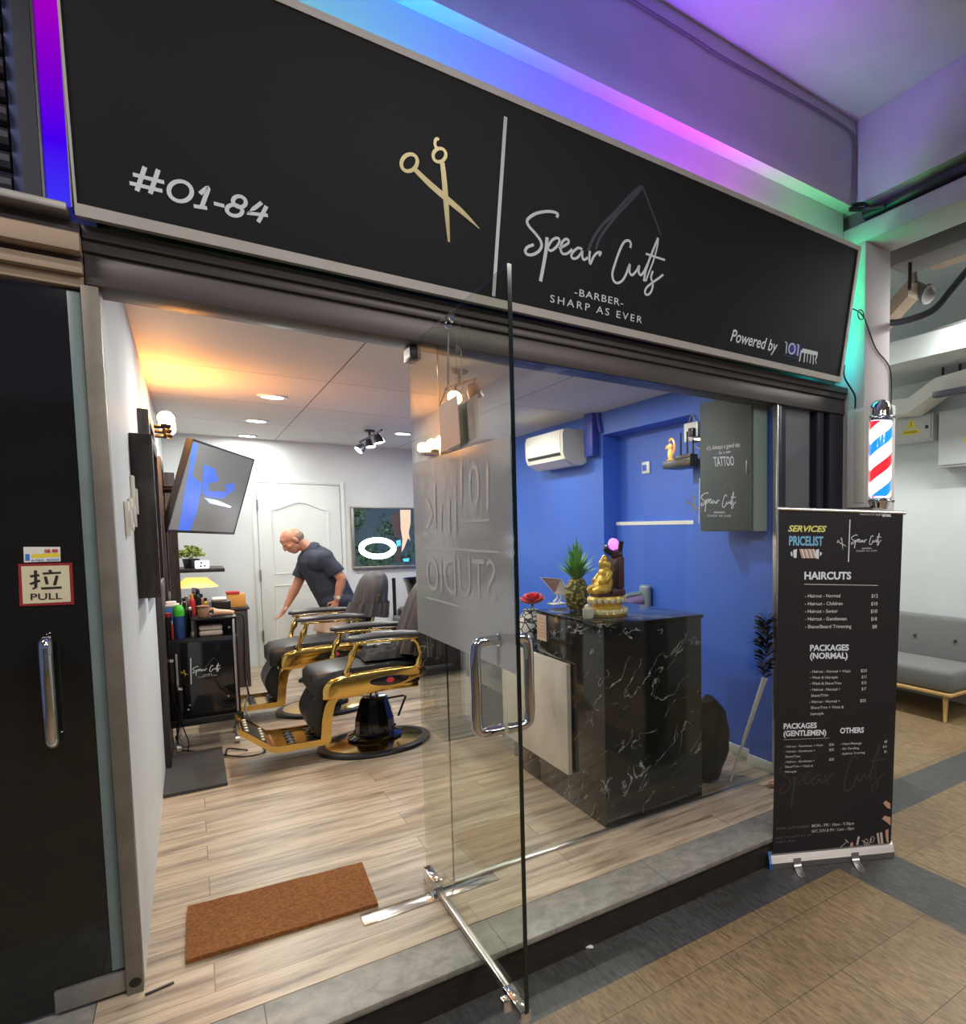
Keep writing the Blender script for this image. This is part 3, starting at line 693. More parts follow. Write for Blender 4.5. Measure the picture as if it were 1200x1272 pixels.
# dark glass door of the neighbour at far left
d2 = thing('door_2', (-.55, 0, 0), 'dark glass door with PULL sign at far left', 'door', kind='structure')
b = MB(); b.bb((-1.3, .004, .012), (-.262, .016, 2.30)); b.build('pane', M['dark_glass'], d2)
b = MB(); b.bb((-.2605, -.004, .09), (-.229, .018, 2.30), .002); b.build('edge_seal', pm('greenish glass seal', (116, 134, 134), .35, .0, var=.08), d2)
b = MB(); b.bb((-.395, -.014, .012), (-.227, .026, .082), .003); b.build('bottom_clamp', M['alu_dull'], d2)
b = MB(); b.tube(cr([(-.353, .004, 1.215), (-.353, -.04, 1.218), (-.353, -.062, 1.19), (-.353, -.064, 1.05), (-.353, -.062, .92), (-.353, -.04, .892), (-.353, .004, .895)], 6), .017, 14); b.build('door_handle', M['chrome'], d2)
PF = frame((0, .0035, 0), (1, 0, 0), (0, 0, 1))
def pl(px, py): p = on(px, py, 'y', .0035); return (p.x, p.z)
pc = lambda X, Y: pl(X / 4.2375, 660 + Y / 4.24)
b = MB(); q = [pc(*p) for p in ((96, 172), (380, 165), (392, 384), (104, 394))]; b.prism(q, .003, PF); b.mi = 1; q = [pc(*p) for p in ((112, 184), (364, 179), (374, 370), (122, 382))]; b.prism(q, .0008, PF @ Matrix.Translation((0, 0, .003)))
ps = b.build('pull_sign', [M['red_deep'], M['cream']], d2); ps['label'] = 'red-edged PULL sign'
b = paint(); ink = pm('black lettering', (40, 38, 38), .5)
for pts, w in (([(160, 237), (208, 230)], 11), ([(188, 205), (190, 296), (172, 302)], 11), ([(160, 278), (212, 258)], 11), ([(262, 203), (270, 218)], 11), ([(226, 222), (322, 217)], 10), ([(240, 238), (250, 278)], 11), ([(302, 232), (288, 284)], 11), ([(218, 300), (326, 295)], 11)):
    b.ribbon([pc(*p) for p in pts], w * .00062, PF, smooth=False, t=.0045)
b.text('PULL', PF @ Vector((*pc(163, 361), .0035)), PF @ Vector((*pc(329, 356), .0035)), .0205, (0, -1, 0), bold=.012); b.build('lettering', ink, ps)
b = paint(); b.flat([pc(*p) for p in ((123, 82), (317, 82), (319, 158), (127, 164))], PF, .001); b.mi = 1; b.flat([pc(*p) for p in ((165, 120), (312, 114), (313, 134), (166, 140))], PF, .0015)
b.mi = 2; b.text('08 88', PF @ Vector((*pc(236, 112), .002)), PF @ Vector((*pc(306, 109), .002)), .010, (0, -1, 0), bold=.03)
b.mi = 3; b.text('6785 4000', PF @ Vector((*pc(166, 158), .002)), PF @ Vector((*pc(312, 153), .002)), .006, (0, -1, 0), bold=.01); b.flat([pc(*p) for p in ((133, 120), (156, 119), (157, 154), (134, 156))], PF, .0015)
b.build('sticker', [M['white'], M['yellow'], M['red'], M['blue_print']], d2)
b = MB(); b.bb((-.227, -.03, 0), (-.1855, .028, 2.318), .002); structure(b.build('trim_15', pm('worn steel', (122, 116, 106), .5, .4, var=.16, nscale=10)), 'worn steel door jamb left of the open entrance', 'jamb')
b = MB(); b.cyl((-.205, -.031, .04), (-.205, -.0305, .04), .016)
b.build('bolt_hole', M['black'], bpy.data.objects['trim_15'])

# hanging card on the door
r = thing('hanging_card', (DX - .03, -.47, 1.85), 'small pale card hung by a string on the glass door', 'card')
hx = DX - .02
HC = [on(*p, 'x', hx) for p in ((545.6, 505), (568, 491), (572, 551), (549, 562))]
b = MB(); 
for s_ in (0, 1): pass
hv = [v for v in HC]; b.prism([(-v.y, v.z) for v in (hv[3], hv[2], hv[1], hv[0])], .003, frame((hx, 0, 0), (0, -1, 0), (0, 0, 1)))
b.build('card', pm('pinkish card', (214, 186, 170), .55, var=.05), r)
hk = on(557, 404, 'x', hx); mid = on(556.5, 478, 'x', hx)
b = MB(); b.tube([hk, mid], .003, 6); b.tube([mid, HC[0]], .002, 6); b.tube([mid, HC[1]], .002, 6); b.build('string', M['alu_dull'], r)
b = MB(); b.tube(cr([(DX - .006, hk.y, hk.z + .03), (hx - .004, hk.y, hk.z + .03), (hx - .01, hk.y, hk.z), (hx, hk.y - .006, hk.z - .012), (hx + .004, hk.y - .012, hk.z + .0)], 5), .005, 8); b.lathe([(.001, 0), (.02, 0), (.012, .008), (.004, .012)], (DX - .0065, hk.y, hk.z + .03), 16, Matrix.Rotation(-PI / 2, 4, 'Y')); b.build('suction_hook', M['chrome'], r)
b = paint(); hN = (-1, 0, 0)
L1 = HC[3] + (HC[0] - HC[3]) * .6; L2 = HC[2] + (HC[1] - HC[2]) * .6
b.text('CLOSED', L1 + (L2 - L1) * .15 + Vector((-.001, 0, 0)), L1 + (L2 - L1) * .85 + Vector((-.001, 0, 0)), .03, hN, bold=.01); b.build('lettering', M['pinkbeige'], r)
r = thing('hanging_card', (DX + .03, -.6, 1.85), 'blue-grey card hung on the far side of the glass door', 'card')
HD = [on(*p, 'x', DX + .02) for p in ((569, 507), (594, 489), (596, 540), (572, 556))]
b = MB(); b.prism([(-v.y, v.z) for v in (HD[3], HD[2], HD[1], HD[0])], .003, frame((DX + .02, 0, 0), (0, -1, 0), (0, 0, 1))); b.build('card', pm('blue-grey card', (116, 130, 142), .5, var=.05), r)
b = MB(); b.tube([(DX + .02, HD[0].y - .05, HD[0].z + .03), (DX + .02, HD[0].y - .05, HD[0].z + .2)], .002, 6); b.lathe([(.001, 0), (.018, 0), (.004, .012)], (DX + .0065, HD[0].y - .05, HD[0].z + .2), 16, Matrix.Rotation(PI / 2, 4, 'Y')); b.build('string', M['alu_dull'], r)

# doormat and small things on the floor
mat = MB(); c = [(-.078, .052), (-.073, .49), (.548, .43), (.531, .012)]
mat.prism([c[0], c[3], c[2], c[1]], .016, Matrix.Translation((0, 0, .001)))
bmesh.ops.subdivide_edges(mat.bm, edges=mat.bm.edges[:], cuts=14, use_grid_fill=True)
for v in mat.bm.verts:
    if v.co.z > .01: v.co.z += (noise.noise(v.co * 40)) * .004
tag(mat.build('doormat', M['coir'], smooth=60), 'brown coir doormat inside the shop entrance', 'doormat')
b = MB(); b.prism([(0, -.02), (.297, -.02), (.297, .86), (0, .86)], .018, Matrix.Translation((-.1845, 2.06, .001))); 
tag(b.build('floor_mat', M['rubber']), 'dark rubber floor mat by the left wall', 'mat')
def debris(name, label, cat, px, py, z, s, mtl, seed):
    p = on(px, py, 'z', z); b = MB(); t = bmesh.new(); bmesh.ops.create_icosphere(t, subdivisions=2, radius=1)
    for v in t.verts: v.co = Vector((v.co.x * s[0], v.co.y * s[1], max(v.co.z, -.55) * s[2])) * (1 + .35 * noise.noise(v.co * 1.5 + Vector((seed, 0, 0))))
    lo = min(v.co.z for v in t.verts); b.add(t, Matrix.Translation((p.x, p.y, z - lo + .0008)) @ rotz(seed)); tag(b.build(name, mtl), label, cat)
debris('leaf_scrap', 'crumpled pale scrap at the foot of the step', 'litter', 767, 1140, -.15, (.03, .018, .012), M['litter'], 1.3)
debris('paper_scrap', 'small white paper scrap on the dark paving band', 'litter', 731, 1177, -.15, (.022, .014, .006), M['white'], 2.1)
p = on(196, 1230, 'z', 0); b = MB(); b.box((p.x + .005, p.y, .004), (.075, .012, .006), rotz(.25), .002); tag(b.build('wood_splinter', M['riser']), 'thin dark wood splinter by the door jamb', 'litter')
p = on(959, 977, 'z', 0); b = MB(); b.tube([(p.x + .02 * math.cos(a), p.y + .02 * math.sin(a), .014 + .008 * math.sin(2 * a)) for a in [i * PI / 8 for i in range(16)]], .012, 8, closed=True); tag(b.build('tape_roll', M['pinkbeige']), 'small tan roll on the sill behind the banner edge', 'roll')

# ------------------------------------------------------------------ roll-up banner
B0 = Vector((2.18, -.60, -.15)); BU = Vector((.571, -.322, 0)).normalized(); BN = Vector((-BU.y * -1, -BU.x, 0)).normalized()
BN = Vector((BU.y, -BU.x, 0)).normalized()
ban = thing('rollup_banner', B0 + BU * .33, 'tall black roll-up banner with the price list in front of the glass', 'banner')
P0 = B0 + BN * .0
def bh(px, py, d=0.0): return hit(px, py, P0 + BN * d, BN)
BF = frame(P0, BU, (0, 0, 1))
def bl(px, py):
    p = bh(px, py) - P0; return (p.dot(BU), p.z)
tl_, tr_, br_, bl_ = bl(968.5, 632), bl(1122, 637), bl(1106.5, 1051), bl(959.5, 1061)
b = MB(); b.prism([bl_, br_, tr_, tl_], -.0015, BF); b.build('panel', pm('black banner print', (35, 33, 36), .42, var=.06, nscale=2), ban)
a, c = BF @ Vector((*tl_, -.001)), BF @ Vector((*tr_, -.001)); e = (c - a).normalized() * .012
b = MB(); b.tube([a - e, c + e], .010, 10); b.build('top_rail', M['alu'], ban)
a, c = Vector((*bl(957, 1069), 0)), Vector((*bl(1108, 1056), 0)); w = c.x - a.x
b = MB(); prof = [(-.05, .0), (-.052, .03), (-.03, .062), (.0, .072), (.03, .062), (.052, .03), (.05, .0)]
R = []
for x in (a.x, c.x): R.append([P0 + BU * x + BN * (y_ - .02) + Vector((0, 0, .002 + z_)) for y_, z_ in prof])
b.rings(R); b.build('cassette', pm('brushed cassette', (158, 154, 150), .42, .85, var=.1, nscale=5, stretch=(1, 1, 20)), ban)
b = MB(); x = a.x - .012
b.rings([[P0 + BU * xx + BN * (y_ * 1.04 - .02) + Vector((0, 0, .001 + z_ * 1.04)) for y_, z_ in prof] for xx in (x, a.x - .0005)]); b.build('end_cap', M['blue_print'], ban)
for px, py in ((997, 1090), (1072, 1084)):
    p = on(px, py, 'z', -.15); u = (p - P0).dot(BU); b = MB()
    o_ = P0 + BU * u; d_ = (p - o_).dot(BN)
    pts = [o_ + BN * .0315 + Vector((0, 0, .05)), o_ + BN * .045 + Vector((0, 0, .014)), o_ + BN * (d_ * .6 + .02) + Vector((0, 0, .004)), o_ + BN * d_ + Vector((0, 0, .003))]
    q = cr(pts, 5); R = []
    for i, v in enumerate(q):
        hw = .019 if i < len(q) - 3 else .019 - .004 * (i - len(q) + 4)
        R.append([v - BU * hw, v + BU * hw, v + BU * hw - Vector((0, 0, .003)), v - BU * hw - Vector((0, 0, .003))])
    b.rings(R); b.build('foot', M['alu'], ban)
b1 = lambda X, Y: bl(940 + X / 5.3, 620 + Y / 5.3)
b2 = lambda X, Y: bl(940 + X / 5.3, 860 + Y / 5.3)
b6 = lambda X, Y: bl(940 + X / 6, 600 + Y / 6)
def btext(mb, txt, f, a, c, hp, bold=.0, shear=0):
    A, C_ = f(*a), f(*c); hh = abs(f(a[0], a[1] - hp)[1] - A[1])
    mb.text(txt, BF @ Vector((*A, 0)), BF @ Vector((*C_, 0)), hh, BN, bold=bold, shear=shear)
b = paint()
btext(b, 'HAIRCUTS', b1, (313, 527), (621, 527), 50, .035)
b.build('heading', M['sign_white'], ban); b = paint(); btext(b, 'PACKAGES', b1, (350, 998), (606, 995), 40, .035); btext(b, '(NORMAL)', b1, (350, 1050), (598, 1048), 40, .035)
b.build('heading', M['sign_white'], ban); b = paint(); btext(b, 'PACKAGES', b2, (176, 240), (395, 233), 36, .035); btext(b, '(GENTLEMEN)', b2, (176, 288), (457, 280), 36, .035); b.build('heading', M['sign_white'], ban); b = paint(); btext(b, 'OTHERS', b2, (548, 269), (705, 264), 36, .035)
b.build('heading', M['sign_white'], ban)
b = paint()
b.ribbon([b1(313, 560), b1(797, 568)], .003, BF, smooth=False); 
for t, x1, y, pr_, q0, q1 in (('- Haircut - Normal', 550, 648, '$12', 755, 797), ('- Haircut - Children', 565, 699, '$10', 752, 795), ('- Haircut - Senior', 533, 749, '$10', 750, 793), ('- Haircut - Gentlemen', 592, 799, '$18', 752, 790), ('- Shave/Beard Trimming', 622, 850, '$8', 760, 790)):
    btext(b, t, b1, (316, y), (x1, y - 2), 23, .012); btext(b, pr_, b1, (q0, y), (q1, y), 24, .012)
b.build('price_list', M['price_white'], ban); b = paint()
for t, x1, y, pr_, q0, q1 in (('- Haircut - Normal + Wash', 617, 1143, '$20', 685, 725), ('- Wash & Hairstyle', 533, 1183, '$13', 690, 722), ('- Wash & Shave/Trim', 557, 1222, '$15', 690, 721), ('- Haircut - Normal +', 550, 1262, '$17', 690, 720)):
    btext(b, t, b1, (350, y), (x1, y - 3), 18, .008); btext(b, pr_, b1, (q0, y - 4), (q1, y - 5), 20, .008)
for t, x0, x1, y in (('Shave/Trim', 358, 470, 30), ('- Haircut - Normal +', 346, 548, 70), ('Shave/Trim + Wash &', 356, 572, 109), ('Hairstyle', 354, 440, 151)): btext(b, t, b2, (x0, y), (x1, y - 5), 18, .008)
btext(b, '$25', b2, (680, 64), (718, 62), 20, .008)
b.build('price_list', M['price_white'], ban); b = paint(); b.ribbon([b2(176, 312), b2(478, 300)], .0015, BF, smooth=False)
for t, x0, x1, y, yr in (('- Haircut - Gentlemen + Wash', 183, 435, 364, 354), ('- Haircut - Gentlemen +', 183, 382, 397, 389), ('Shave/Trim', 188, 285, 430, 427), ('- Haircut - Gentlemen +', 183, 380, 465, 456), ('Shave/Trim + Wash &', 186, 370, 497, 489), ('Hairstyle', 186, 262, 530, 527)): btext(b, t, b2, (x0, y), (x1, yr), 15, .006)
for t, x0, x1, y in (('$26', 476, 508, 351), ('$25', 476, 508, 385), ('$35', 476, 508, 449)): btext(b, t, b2, (x0, y), (x1, y - 1), 17, .006)
b.build('price_list', M['price_white'], ban); b = paint()
for t, x0, x1, y, yr in (('- Head Massage', 552, 690, 346, 340), ('- Ear Candling', 552, 672, 378, 372), ('- Eyebrow Trimming', 552, 712, 411, 402)): btext(b, t, b2, (x0, y), (x1, yr), 15, .006)
for t, x0, x1, y in (('$8', 840, 858, 332), ('$15', 830, 855, 365), ('$5', 838, 855, 398)): btext(b, t, b2, (x0, y), (x1, y - 1), 17, .006)
b.build('price_list', M['price_white'], ban); b = paint(); btext(b, 'MON - FRI : 10am - 9.30pm', b2, (362, 888), (640, 870), 20, .004); btext(b, 'SAT, SUN & PH : 11am - 10pm', b2, (362, 924), (640, 903), 20, .004)
b.build('opening_hours', M['price_white'], ban); b = paint(); btext(b, 'Powered by', b6, (768, 239), (878, 240), 15, .004)
b.build('sponsor_line', M['price_white'], ban)
b = paint(); btext(b, 'SPEAR CUTS BARBER', b2, (128, 906), (345, 889), 16, 0); b.build('address_lettering', M['frame_grey'], ban); b = paint(); btext(b, 'BLK 24 EAST ST 24', b2, (124, 966), (360, 944), 14, 0); b.build('address_lettering', M['frame_grey'], ban); b = paint(); btext(b, '#01-84', b2, (124, 992), (250, 982), 12, 0); b.build('address_lettering', M['frame_grey'], ban)
b = paint(); btext(b, '101', b6, (888, 242), (930, 243), 22, .02); btext(b, 'Ink', b6, (936, 250), (1005, 250), 26, .04); b.build('sponsor_logo', M['sign_white'], ban)
b = paint(); btext(b, 'SERVICES', b6, (232, 360), (520, 364), 46, .03, .3); b.build('services_title', pm('pale yellow print', (224, 224, 128), .5), ban)
b = paint(); btext(b, 'PRICELIST', b6, (240, 462), (494, 466), 70, .03); b.build('pricelist_title', pm('sky blue print', (122, 184, 222), .5), ban)
b = paint()
for q in ([(250, 522), (262, 508), (268, 540), (258, 545)], [(272, 500), (300, 492), (296, 560), (274, 556)], [(440, 498), (464, 492), (462, 566), (442, 562)], [(470, 512), (486, 520), (484, 532), (472, 545)]): b.flat([b6(*p) for p in q], BF)
for x in (316, 345, 374, 403): b.mi = 1; b.flat([b6(*p) for p in ((x, 492), (x + 14, 492), (x + 34, 560), (x + 20, 560))], BF); b.mi = 0; b.flat([b6(*p) for p in ((x + 15, 492), (x + 26, 492), (x + 46, 560), (x + 35, 560))], BF)
b.build('pole_emblem', [M['sign_white'], M['pinkbeige']], ban)
foot_ = bl(940 + 683 / 6, 600 + 588 / 6); top_ = bl(940 + 695 / 6, 600 + 272 / 6)
LF = frame(BF @ Vector((*foot_, 0)), BU, (0, 0, 1))
logo(LF, (top_[1] - foot_[1]) / (BAR[0][0][1] - BAR[0][2][1]), (M['price_white'], M['sign_white'], M['frame_dark']), ban, wm=1.2, vs=.74, es=.55)
b = paint()                                            # the same name again, large and faint
q0, q1 = b2(150, 690), b2(850, 590); sx_ = SCRIPT[0][0]
xs = [p[0] for s_ in SCRIPT for p in s_[0]]; ys = [p[1] for s_ in SCRIPT for p in s_[0]]
k = (q1[0] - q0[0]) / (max(xs) - min(xs))
F2 = BF @ Matrix.Translation((q0[0], b2(200, 770)[1], 0)) @ Matrix.Diagonal((k, k * 1.12, 1, 1)) @ Matrix.Translation((-min(xs), -min(ys), 0))
for pts, ws, cl in SCRIPT: b.ribbon(pts, [x * .8 for x in ws], F2, cl, t=.0006)
b.build('faint_script', pm('faint grey print', (58, 54, 54), .5), ban)
b = paint()
for q, w in (([(549, 1022), (590, 985)], .003), ([(582, 968), (604, 990)], .004), ([(660, 1005), (672, 948)], .011), ([(692, 975), (712, 985), (730, 1000)], .004), ([(735, 1003), (758, 962)], .004), ([(795, 925), (806, 1000)], .010), ([(818, 922), (826, 1003)], .013)): b.ribbon([b2(*p) for p in q], w, BF, smooth=False)
for e in ((718, 985, 12, 20, .2), (760, 968, 12, 20, .3)): b.ribbon([b2(*p) for p in ellp(*e)], .003, BF, closed=True, k=2)
b.mi = 1
for q in ([(832, 728), (850, 712), (878, 730), (880, 768), (856, 758)], [(824, 832), (842, 812), (880, 822), (880, 876), (850, 850)], [(846, 910), (866, 896), (868, 1002), (852, 975)], [(612, 1018), (618, 990), (632, 985), (636, 1010)]): b.flat([b2(*p) for p in q], BF)
b.build('barber_tools_print', [M['towel'], M['pinkbeige']], ban)

# ------------------------------------------------------------------ barber pole on the column
BP = (3.456, -.27)
pole = thing('barber_pole', (*BP, 1.70), 'lit red, white and blue barber pole mounted on the column', 'barber pole')
mt, nt, bs = nodes('barber stripes')
tc = nt.nodes.new('ShaderNodeTexCoord'); sp = nt.nodes.new('ShaderNodeSeparateXYZ'); nt.links.new(tc.outputs['Object'], sp.inputs[0])
at = nt.nodes.new('ShaderNodeMath'); at.operation = 'ARCTAN2'; nt.links.new(sp.outputs[1], at.inputs[0]); nt.links.new(sp.outputs[0], at.inputs[1])
m1 = nt.nodes.new('ShaderNodeMath'); m1.operation = 'MULTIPLY'; m1.inputs[1].default_value = -1 / (2 * PI); nt.links.new(at.outputs[0], m1.inputs[0])
m2 = nt.nodes.new('ShaderNodeMath'); m2.operation = 'MULTIPLY_ADD'; m2.inputs[1].default_value = 2.95; nt.links.new(sp.outputs[2], m2.inputs[0]); nt.links.new(m1.outputs[0], m2.inputs[2])
m3 = nt.nodes.new('ShaderNodeMath'); m3.operation = 'ADD'; m3.inputs[1].default_value = POLE_PH if 'POLE_PH' in globals() else .0; nt.links.new(m2.outputs[0], m3.inputs[0])
m4 = nt.nodes.new('ShaderNodeMath'); m4.operation = 'FRACT'; nt.links.new(m3.outputs[0], m4.inputs[0])
cc = ramp(nt, m4.outputs[0], [(0, lin((222, 30, 40))), (.22, lin((250, 250, 255))), (.5, lin((20, 110, 205))), (.72, lin((250, 250, 255)))])
nt.nodes[-1].color_ramp.interpolation = 'CONSTANT'
nt.links.new(cc, bs.inputs['Base Color']); nt.links.new(cc, bs.inputs['Emission Color']); bs.inputs['Emission Strength'].default_value = 1.5; bs.inputs['Roughness'].default_value = .15; bs.inputs['Coat Weight'].default_value = .6
b = MB(); b.lathe([(.072, 0.07), (.075, .075), (.075, .545), (.072, .55)], (0, 0, 0), 36); b.build('striped_cylinder', mt, pole, local=True)
b = MB(); b.lathe([(.06, .551), (.082, .552), (.084, .57), (.08, .588), (.079, .60), (.075, .635), (.062, .665), (.040, .685), (.015, .694), (0, .695)], (0, 0, 0), 36); b.build('dome', M['chrome'], pole, local=True)
b = MB(); b.lathe([(0, -.02), (.04, -.018), (.062, -.005), (.072, .02), (.08, .04), (.083, .055), (.06, .0695)], (0, 0, 0), 36); b.build('bottom_cap', M['chrome'], pole, local=True)
b = MB()
for z in (.04, .575):
    b = MB(); b.tube(cr([(-.064, .10, z), (-.058, .09, z), (-.045, .05, z), (-.02, .01, z)], 4), .008, 10); b.tube([(.088 * math.cos(a_), .088 * math.sin(a_), z) for a_ in [i * PI / 16 for i in range(32)]], .006, 8, closed=True)
    b.ell((.03, -.086, z), .013); b.ell((-.075, -.05, z), .013); b.build('arm', M['chrome'], pole, local=True)
b = MB(); b.bb((-.093, .02, .0), (-.064, .20, .64), .004); b.mi = 1; b.bb((-.099, .045, .03), (-.094, .13, .62), .002); b.build('back_plate', [M['white'], M['off_white']], pole, local=True)
b = MB(); b.tube(cr([(3.31, -.09, 2.62), (3.30, -.10, 2.54), (3.36, -.13, 2.44), (3.375, -.13, 2.39), (3.372, -.13, 2.345)], 6), .006, 6)
tag(b.build('cable', M['black']), 'black cable looping from the sign to the barber pole', 'cable')
b = MB(); b.tube(cr([(3.26, -.18, 2.95), (3.30, -.21, 2.93), (3.34, -.22, 2.90), (3.39, -.20, 2.88), (3.50, -.193, 2.74), (3.66, -.192, 2.62), (3.668, -.19, 2.3)], 6), .005, 6); b.tube([(3.31 + .03 * math.cos(a), -.22, 2.91 + .03 * math.sin(a)) for a in [i * PI / 8 for i in range(16)]], .004, 6, closed=True)
tag(b.build('cable', M['black']), 'thin black wire coiled at the sign end and run across the column', 'cable')

# ------------------------------------------------------------------ side corridor: sofa, electric boxes, ducts
sofa = thing('sofa', (5.35, 1.0, -.15), 'grey tufted sofa with light wooden legs against the pale wall', 'sofa')
Y0, Y1 = .14, 1.95
b = MB(); b.bb((5.04, Y0, .115), (5.62, Y1, .31), .05, 4); b.build('seat', M['sofa'], sofa)
b = MB(); b.box((5.63, (Y0 + Y1) / 2, .48), (.16, Y1 - Y0, .46), Matrix.Rotation(.16, 4, 'Y'), .05, 4); bk = b.build('backrest', M['sofa'], sofa)
b = MB()
for i in range(4): b.ell((5.545, Y0 + .28 + i * .45, .50), (.012, .018, .018))
b.build('tuft_button', M['rubber'], bk)
b = MB(); b.bb((5.03, Y0, .085), (5.60, Y1, .114), .006); b.build('wooden_rail', M['pale_wood'], sofa)
for y in (.235, 1.85):
    for x, sx in ((5.10, -1), (5.52, 1)):
        b = MB(); b.cyl((x + sx * .05, y - .03, -.149), (x, y, .085), .016, .027, 14); b.build('leg', M['pale_wood'], sofa)
def ebox(y0, y1, z0, z1, label):
    r = thing('electric_box', (5.66, (y0 + y1) / 2, z0), label, 'electric box', 'wall-mounted electric boxes')
    b = MB(); b.bb((5.60, y0, z0), (5.748, y1, z1), .004); b.build('box', M['box_grey'], r)
    b = MB(); b.bb((5.588, y0 + .02, z0 + .02), (5.599, y1 - .02, z1 - .02), .003); d = b.build('door', M['box_grey'], r)
    b = MB(); b.cyl((5.587, y0 + .06, (z0 + z1) / 2), (5.58, y0 + .06, (z0 + z1) / 2), .018); b.build('lock', M['frame_dark'], d)
    cy_, cz = (y0 + y1) / 2, (z0 + z1) / 2
    F_ = frame((5.587, cy_, cz), (0, -1, 0), (0, 0, 1)) @ Matrix.Diagonal((.62, .62, 1, 1)); b = paint()
    b.flat([(-.10, .02), (.10, .02), (0, .17)], F_, .001); b.flat([(-.16, -.09), (.16, -.09), (.16, -.01), (-.16, -.01)], F_, .001); b.mi = 1
    b.ribbon([(.01, .12), (-.012, .08), (.012, .08), (-.008, .04)], .012, F_, smooth=False, t=.002)
    b.text('DANGER', F_ @ Vector((-.12, -.065, .0)), F_ @ Vector((.12, -.065, 0)), .019, (-1, 0, 0), bold=.01, lift=.002)
    b.build('warning_sticker', [M['yellow'], M['black']], d)
a = on(1112, 520, 'x', 5.6); c = on(1160, 552, 'x', 5.6)
ebox(on(1159, 530, 'x', 5.6).y, on(1108, 530, 'x', 5.6).y, on(1130, 550, 'x', 5.6).z, on(1130, 517, 'x', 5.6).z, 'smaller pale grey electric box with yellow warning sticker beside the column')
ebox(on(1166, 530, 'x', 5.6).y - .75, on(1166, 530, 'x', 5.6).y, on(1166, 581, 'x', 5.6).z, on(1166, 512, 'x', 5.6).z, 'larger pale grey electric box cut by the right edge of the picture')
# cable trunking with a kink, above the boxes
q = [on(*p, 'x', 5.45) for p in ((1100, 500), (1136, 497), (1170, 472), (1240, 452))]
b = MB(); R = []
for v in q: R.append([v + Vector((-.12, 0, 0)), v + Vector((.12, 0, 0)), v + Vector((.12, 0, -.14)), v + Vector((-.12, 0, -.14))])
b.rings(R); tag(b.build('cable_trunking', M['white']), 'white kinked cable trunking above the electric boxes', 'trunking')
for i, (px, py0) in enumerate(((1172, 430), (1193, 436))):
    p = on(px, py0, 'x', 5.40); e = on(px, 470 if i == 0 else 462, 'x', 5.40); b = MB(); b.tube([(p.x, p.y, 3.06), (p.x, p.y, e.z)], .012, 8)
    tag(b.build('hanger_rod', M['frame_dark']), ['thin dark hanger rod at the kink of the white trunking', 'thin dark hanger rod at the right picture edge above the trunking'][i], 'rod', 'hanger rods')
p = on(1182, 487, 'x', 5.2); b = MB(); b.box(p, (.06, .35, .05), None, .004); tag(b.build('bracket', M['frame_dark']), 'dark steel bracket under the white trunking', 'bracket')
# timber brace, pipe stub, black hose and rods under the corridor ceiling
p, e = on(1100, 398, 'x', 4.25), on(1134, 360, 'x', 4.25); d = (e - p)
b = MB(); b.rings([[v + Vector((dx, 0, dz)) for dx, dz in ((-.06, -.06), (.06, -.06), (.06, .06), (-.06, .06))] for v in (p - d * .1, e)]); b.tube([e + Vector((0, 0, .05)), (e.x, e.y, 3.899)], .012, 6); tag(b.build('timber_brace', M['conc_tan']), 'tan diagonal brace beside the top of the column', 'brace')
p, e = on(1130, 355, 'x', 4.4), on(1154, 366, 'x', 4.4); b = MB(); b.tube([p, e], .055, 16); b.tube([e - (e - p) * .12, e], .075, 16); b.tube([p + (e - p) * .4, (p.x, p.y, 3.899)], .012, 6); tag(b.build('pipe', M['conc_grey']), 'short grey flanged pipe near the top of the column', 'pipe')
b = MB(); b.tube(cr([on(*p, 'x', 3.85) for p in ((1106, 401), (1122, 399), (1150, 390), (1165, 380), (1180, 362), (1205, 332))], 6), [.022] * 31, 10); tag(b.build('hose', M['frame_dark']), 'black flexible hose hanging beyond the column', 'hose')
for i, (px, py) in enumerate(((1130, 360), (1148, 332))):
    p = on(px, py, 'x', 3.95 + .25 * i); b = MB(); b.tube([(p.x, p.y, p.z), (p.x, p.y, 3.899)], .014, 8); b.lathe([(.03, 0), (.03, .008)], (p.x, p.y, 3.89), 12)
    tag(b.build('hanger_rod', M['black']), ['black threaded rod beside the tan brace', 'second black rod, holding up the grey hung beam'][i], 'rod', 'hanger rods')
b = MB()
for dz in (0, .05): b.tube([on(1160, 418, 'x', 5.0) + Vector((0, 0, dz)), on(1215, 402, 'x', 5.0) + Vector((0, 0, dz))], .016, 8)
tag(b.build('conduit', M['conc_grey']), 'pair of thin grey conduits under the pale bulkhead', 'conduit')
# ------------------------------------------------------------------ white panel door and framed panel on the back wall
d3 = thing('door_3', (1.0, YB, 0), 'white six-foot panel door in the back wall', 'door', kind='structure')
x0, x1, zt = .605, 1.42, 2.10; yf = YB - .001
b = MB(); b.bb((x0, yf - .03, .004), (x1, yf, zt), .003); b.build('leaf', M['door_white'], d3)
def panel_ring(mb, pts):
    mb.tube([Vector((p[0], yf - .031, p[1])) for p in pts], .009, 6, closed=True)
arch = [(x0 + .12, 1.98 - .12), (x0 + .12, 1.86)] 
b = MB()
top = [(x0 + .13, 1.06), (x1 - .13, 1.06), (x1 - .13, 1.80)] + [(x1 - .13 - (x1 - x0 - .26) * t, 1.80 + .09 * math.sin(PI * t) ** 2) for t in [i / 12 for i in range(1, 12)]] + [(x0 + .13, 1.80)]
panel_ring(b, top); panel_ring(b, [(x0 + .13, .22), (x1 - .13, .22), (x1 - .13, .92), (x0 + .13, .92)])
b.build('moulding', M['door_white'], d3)
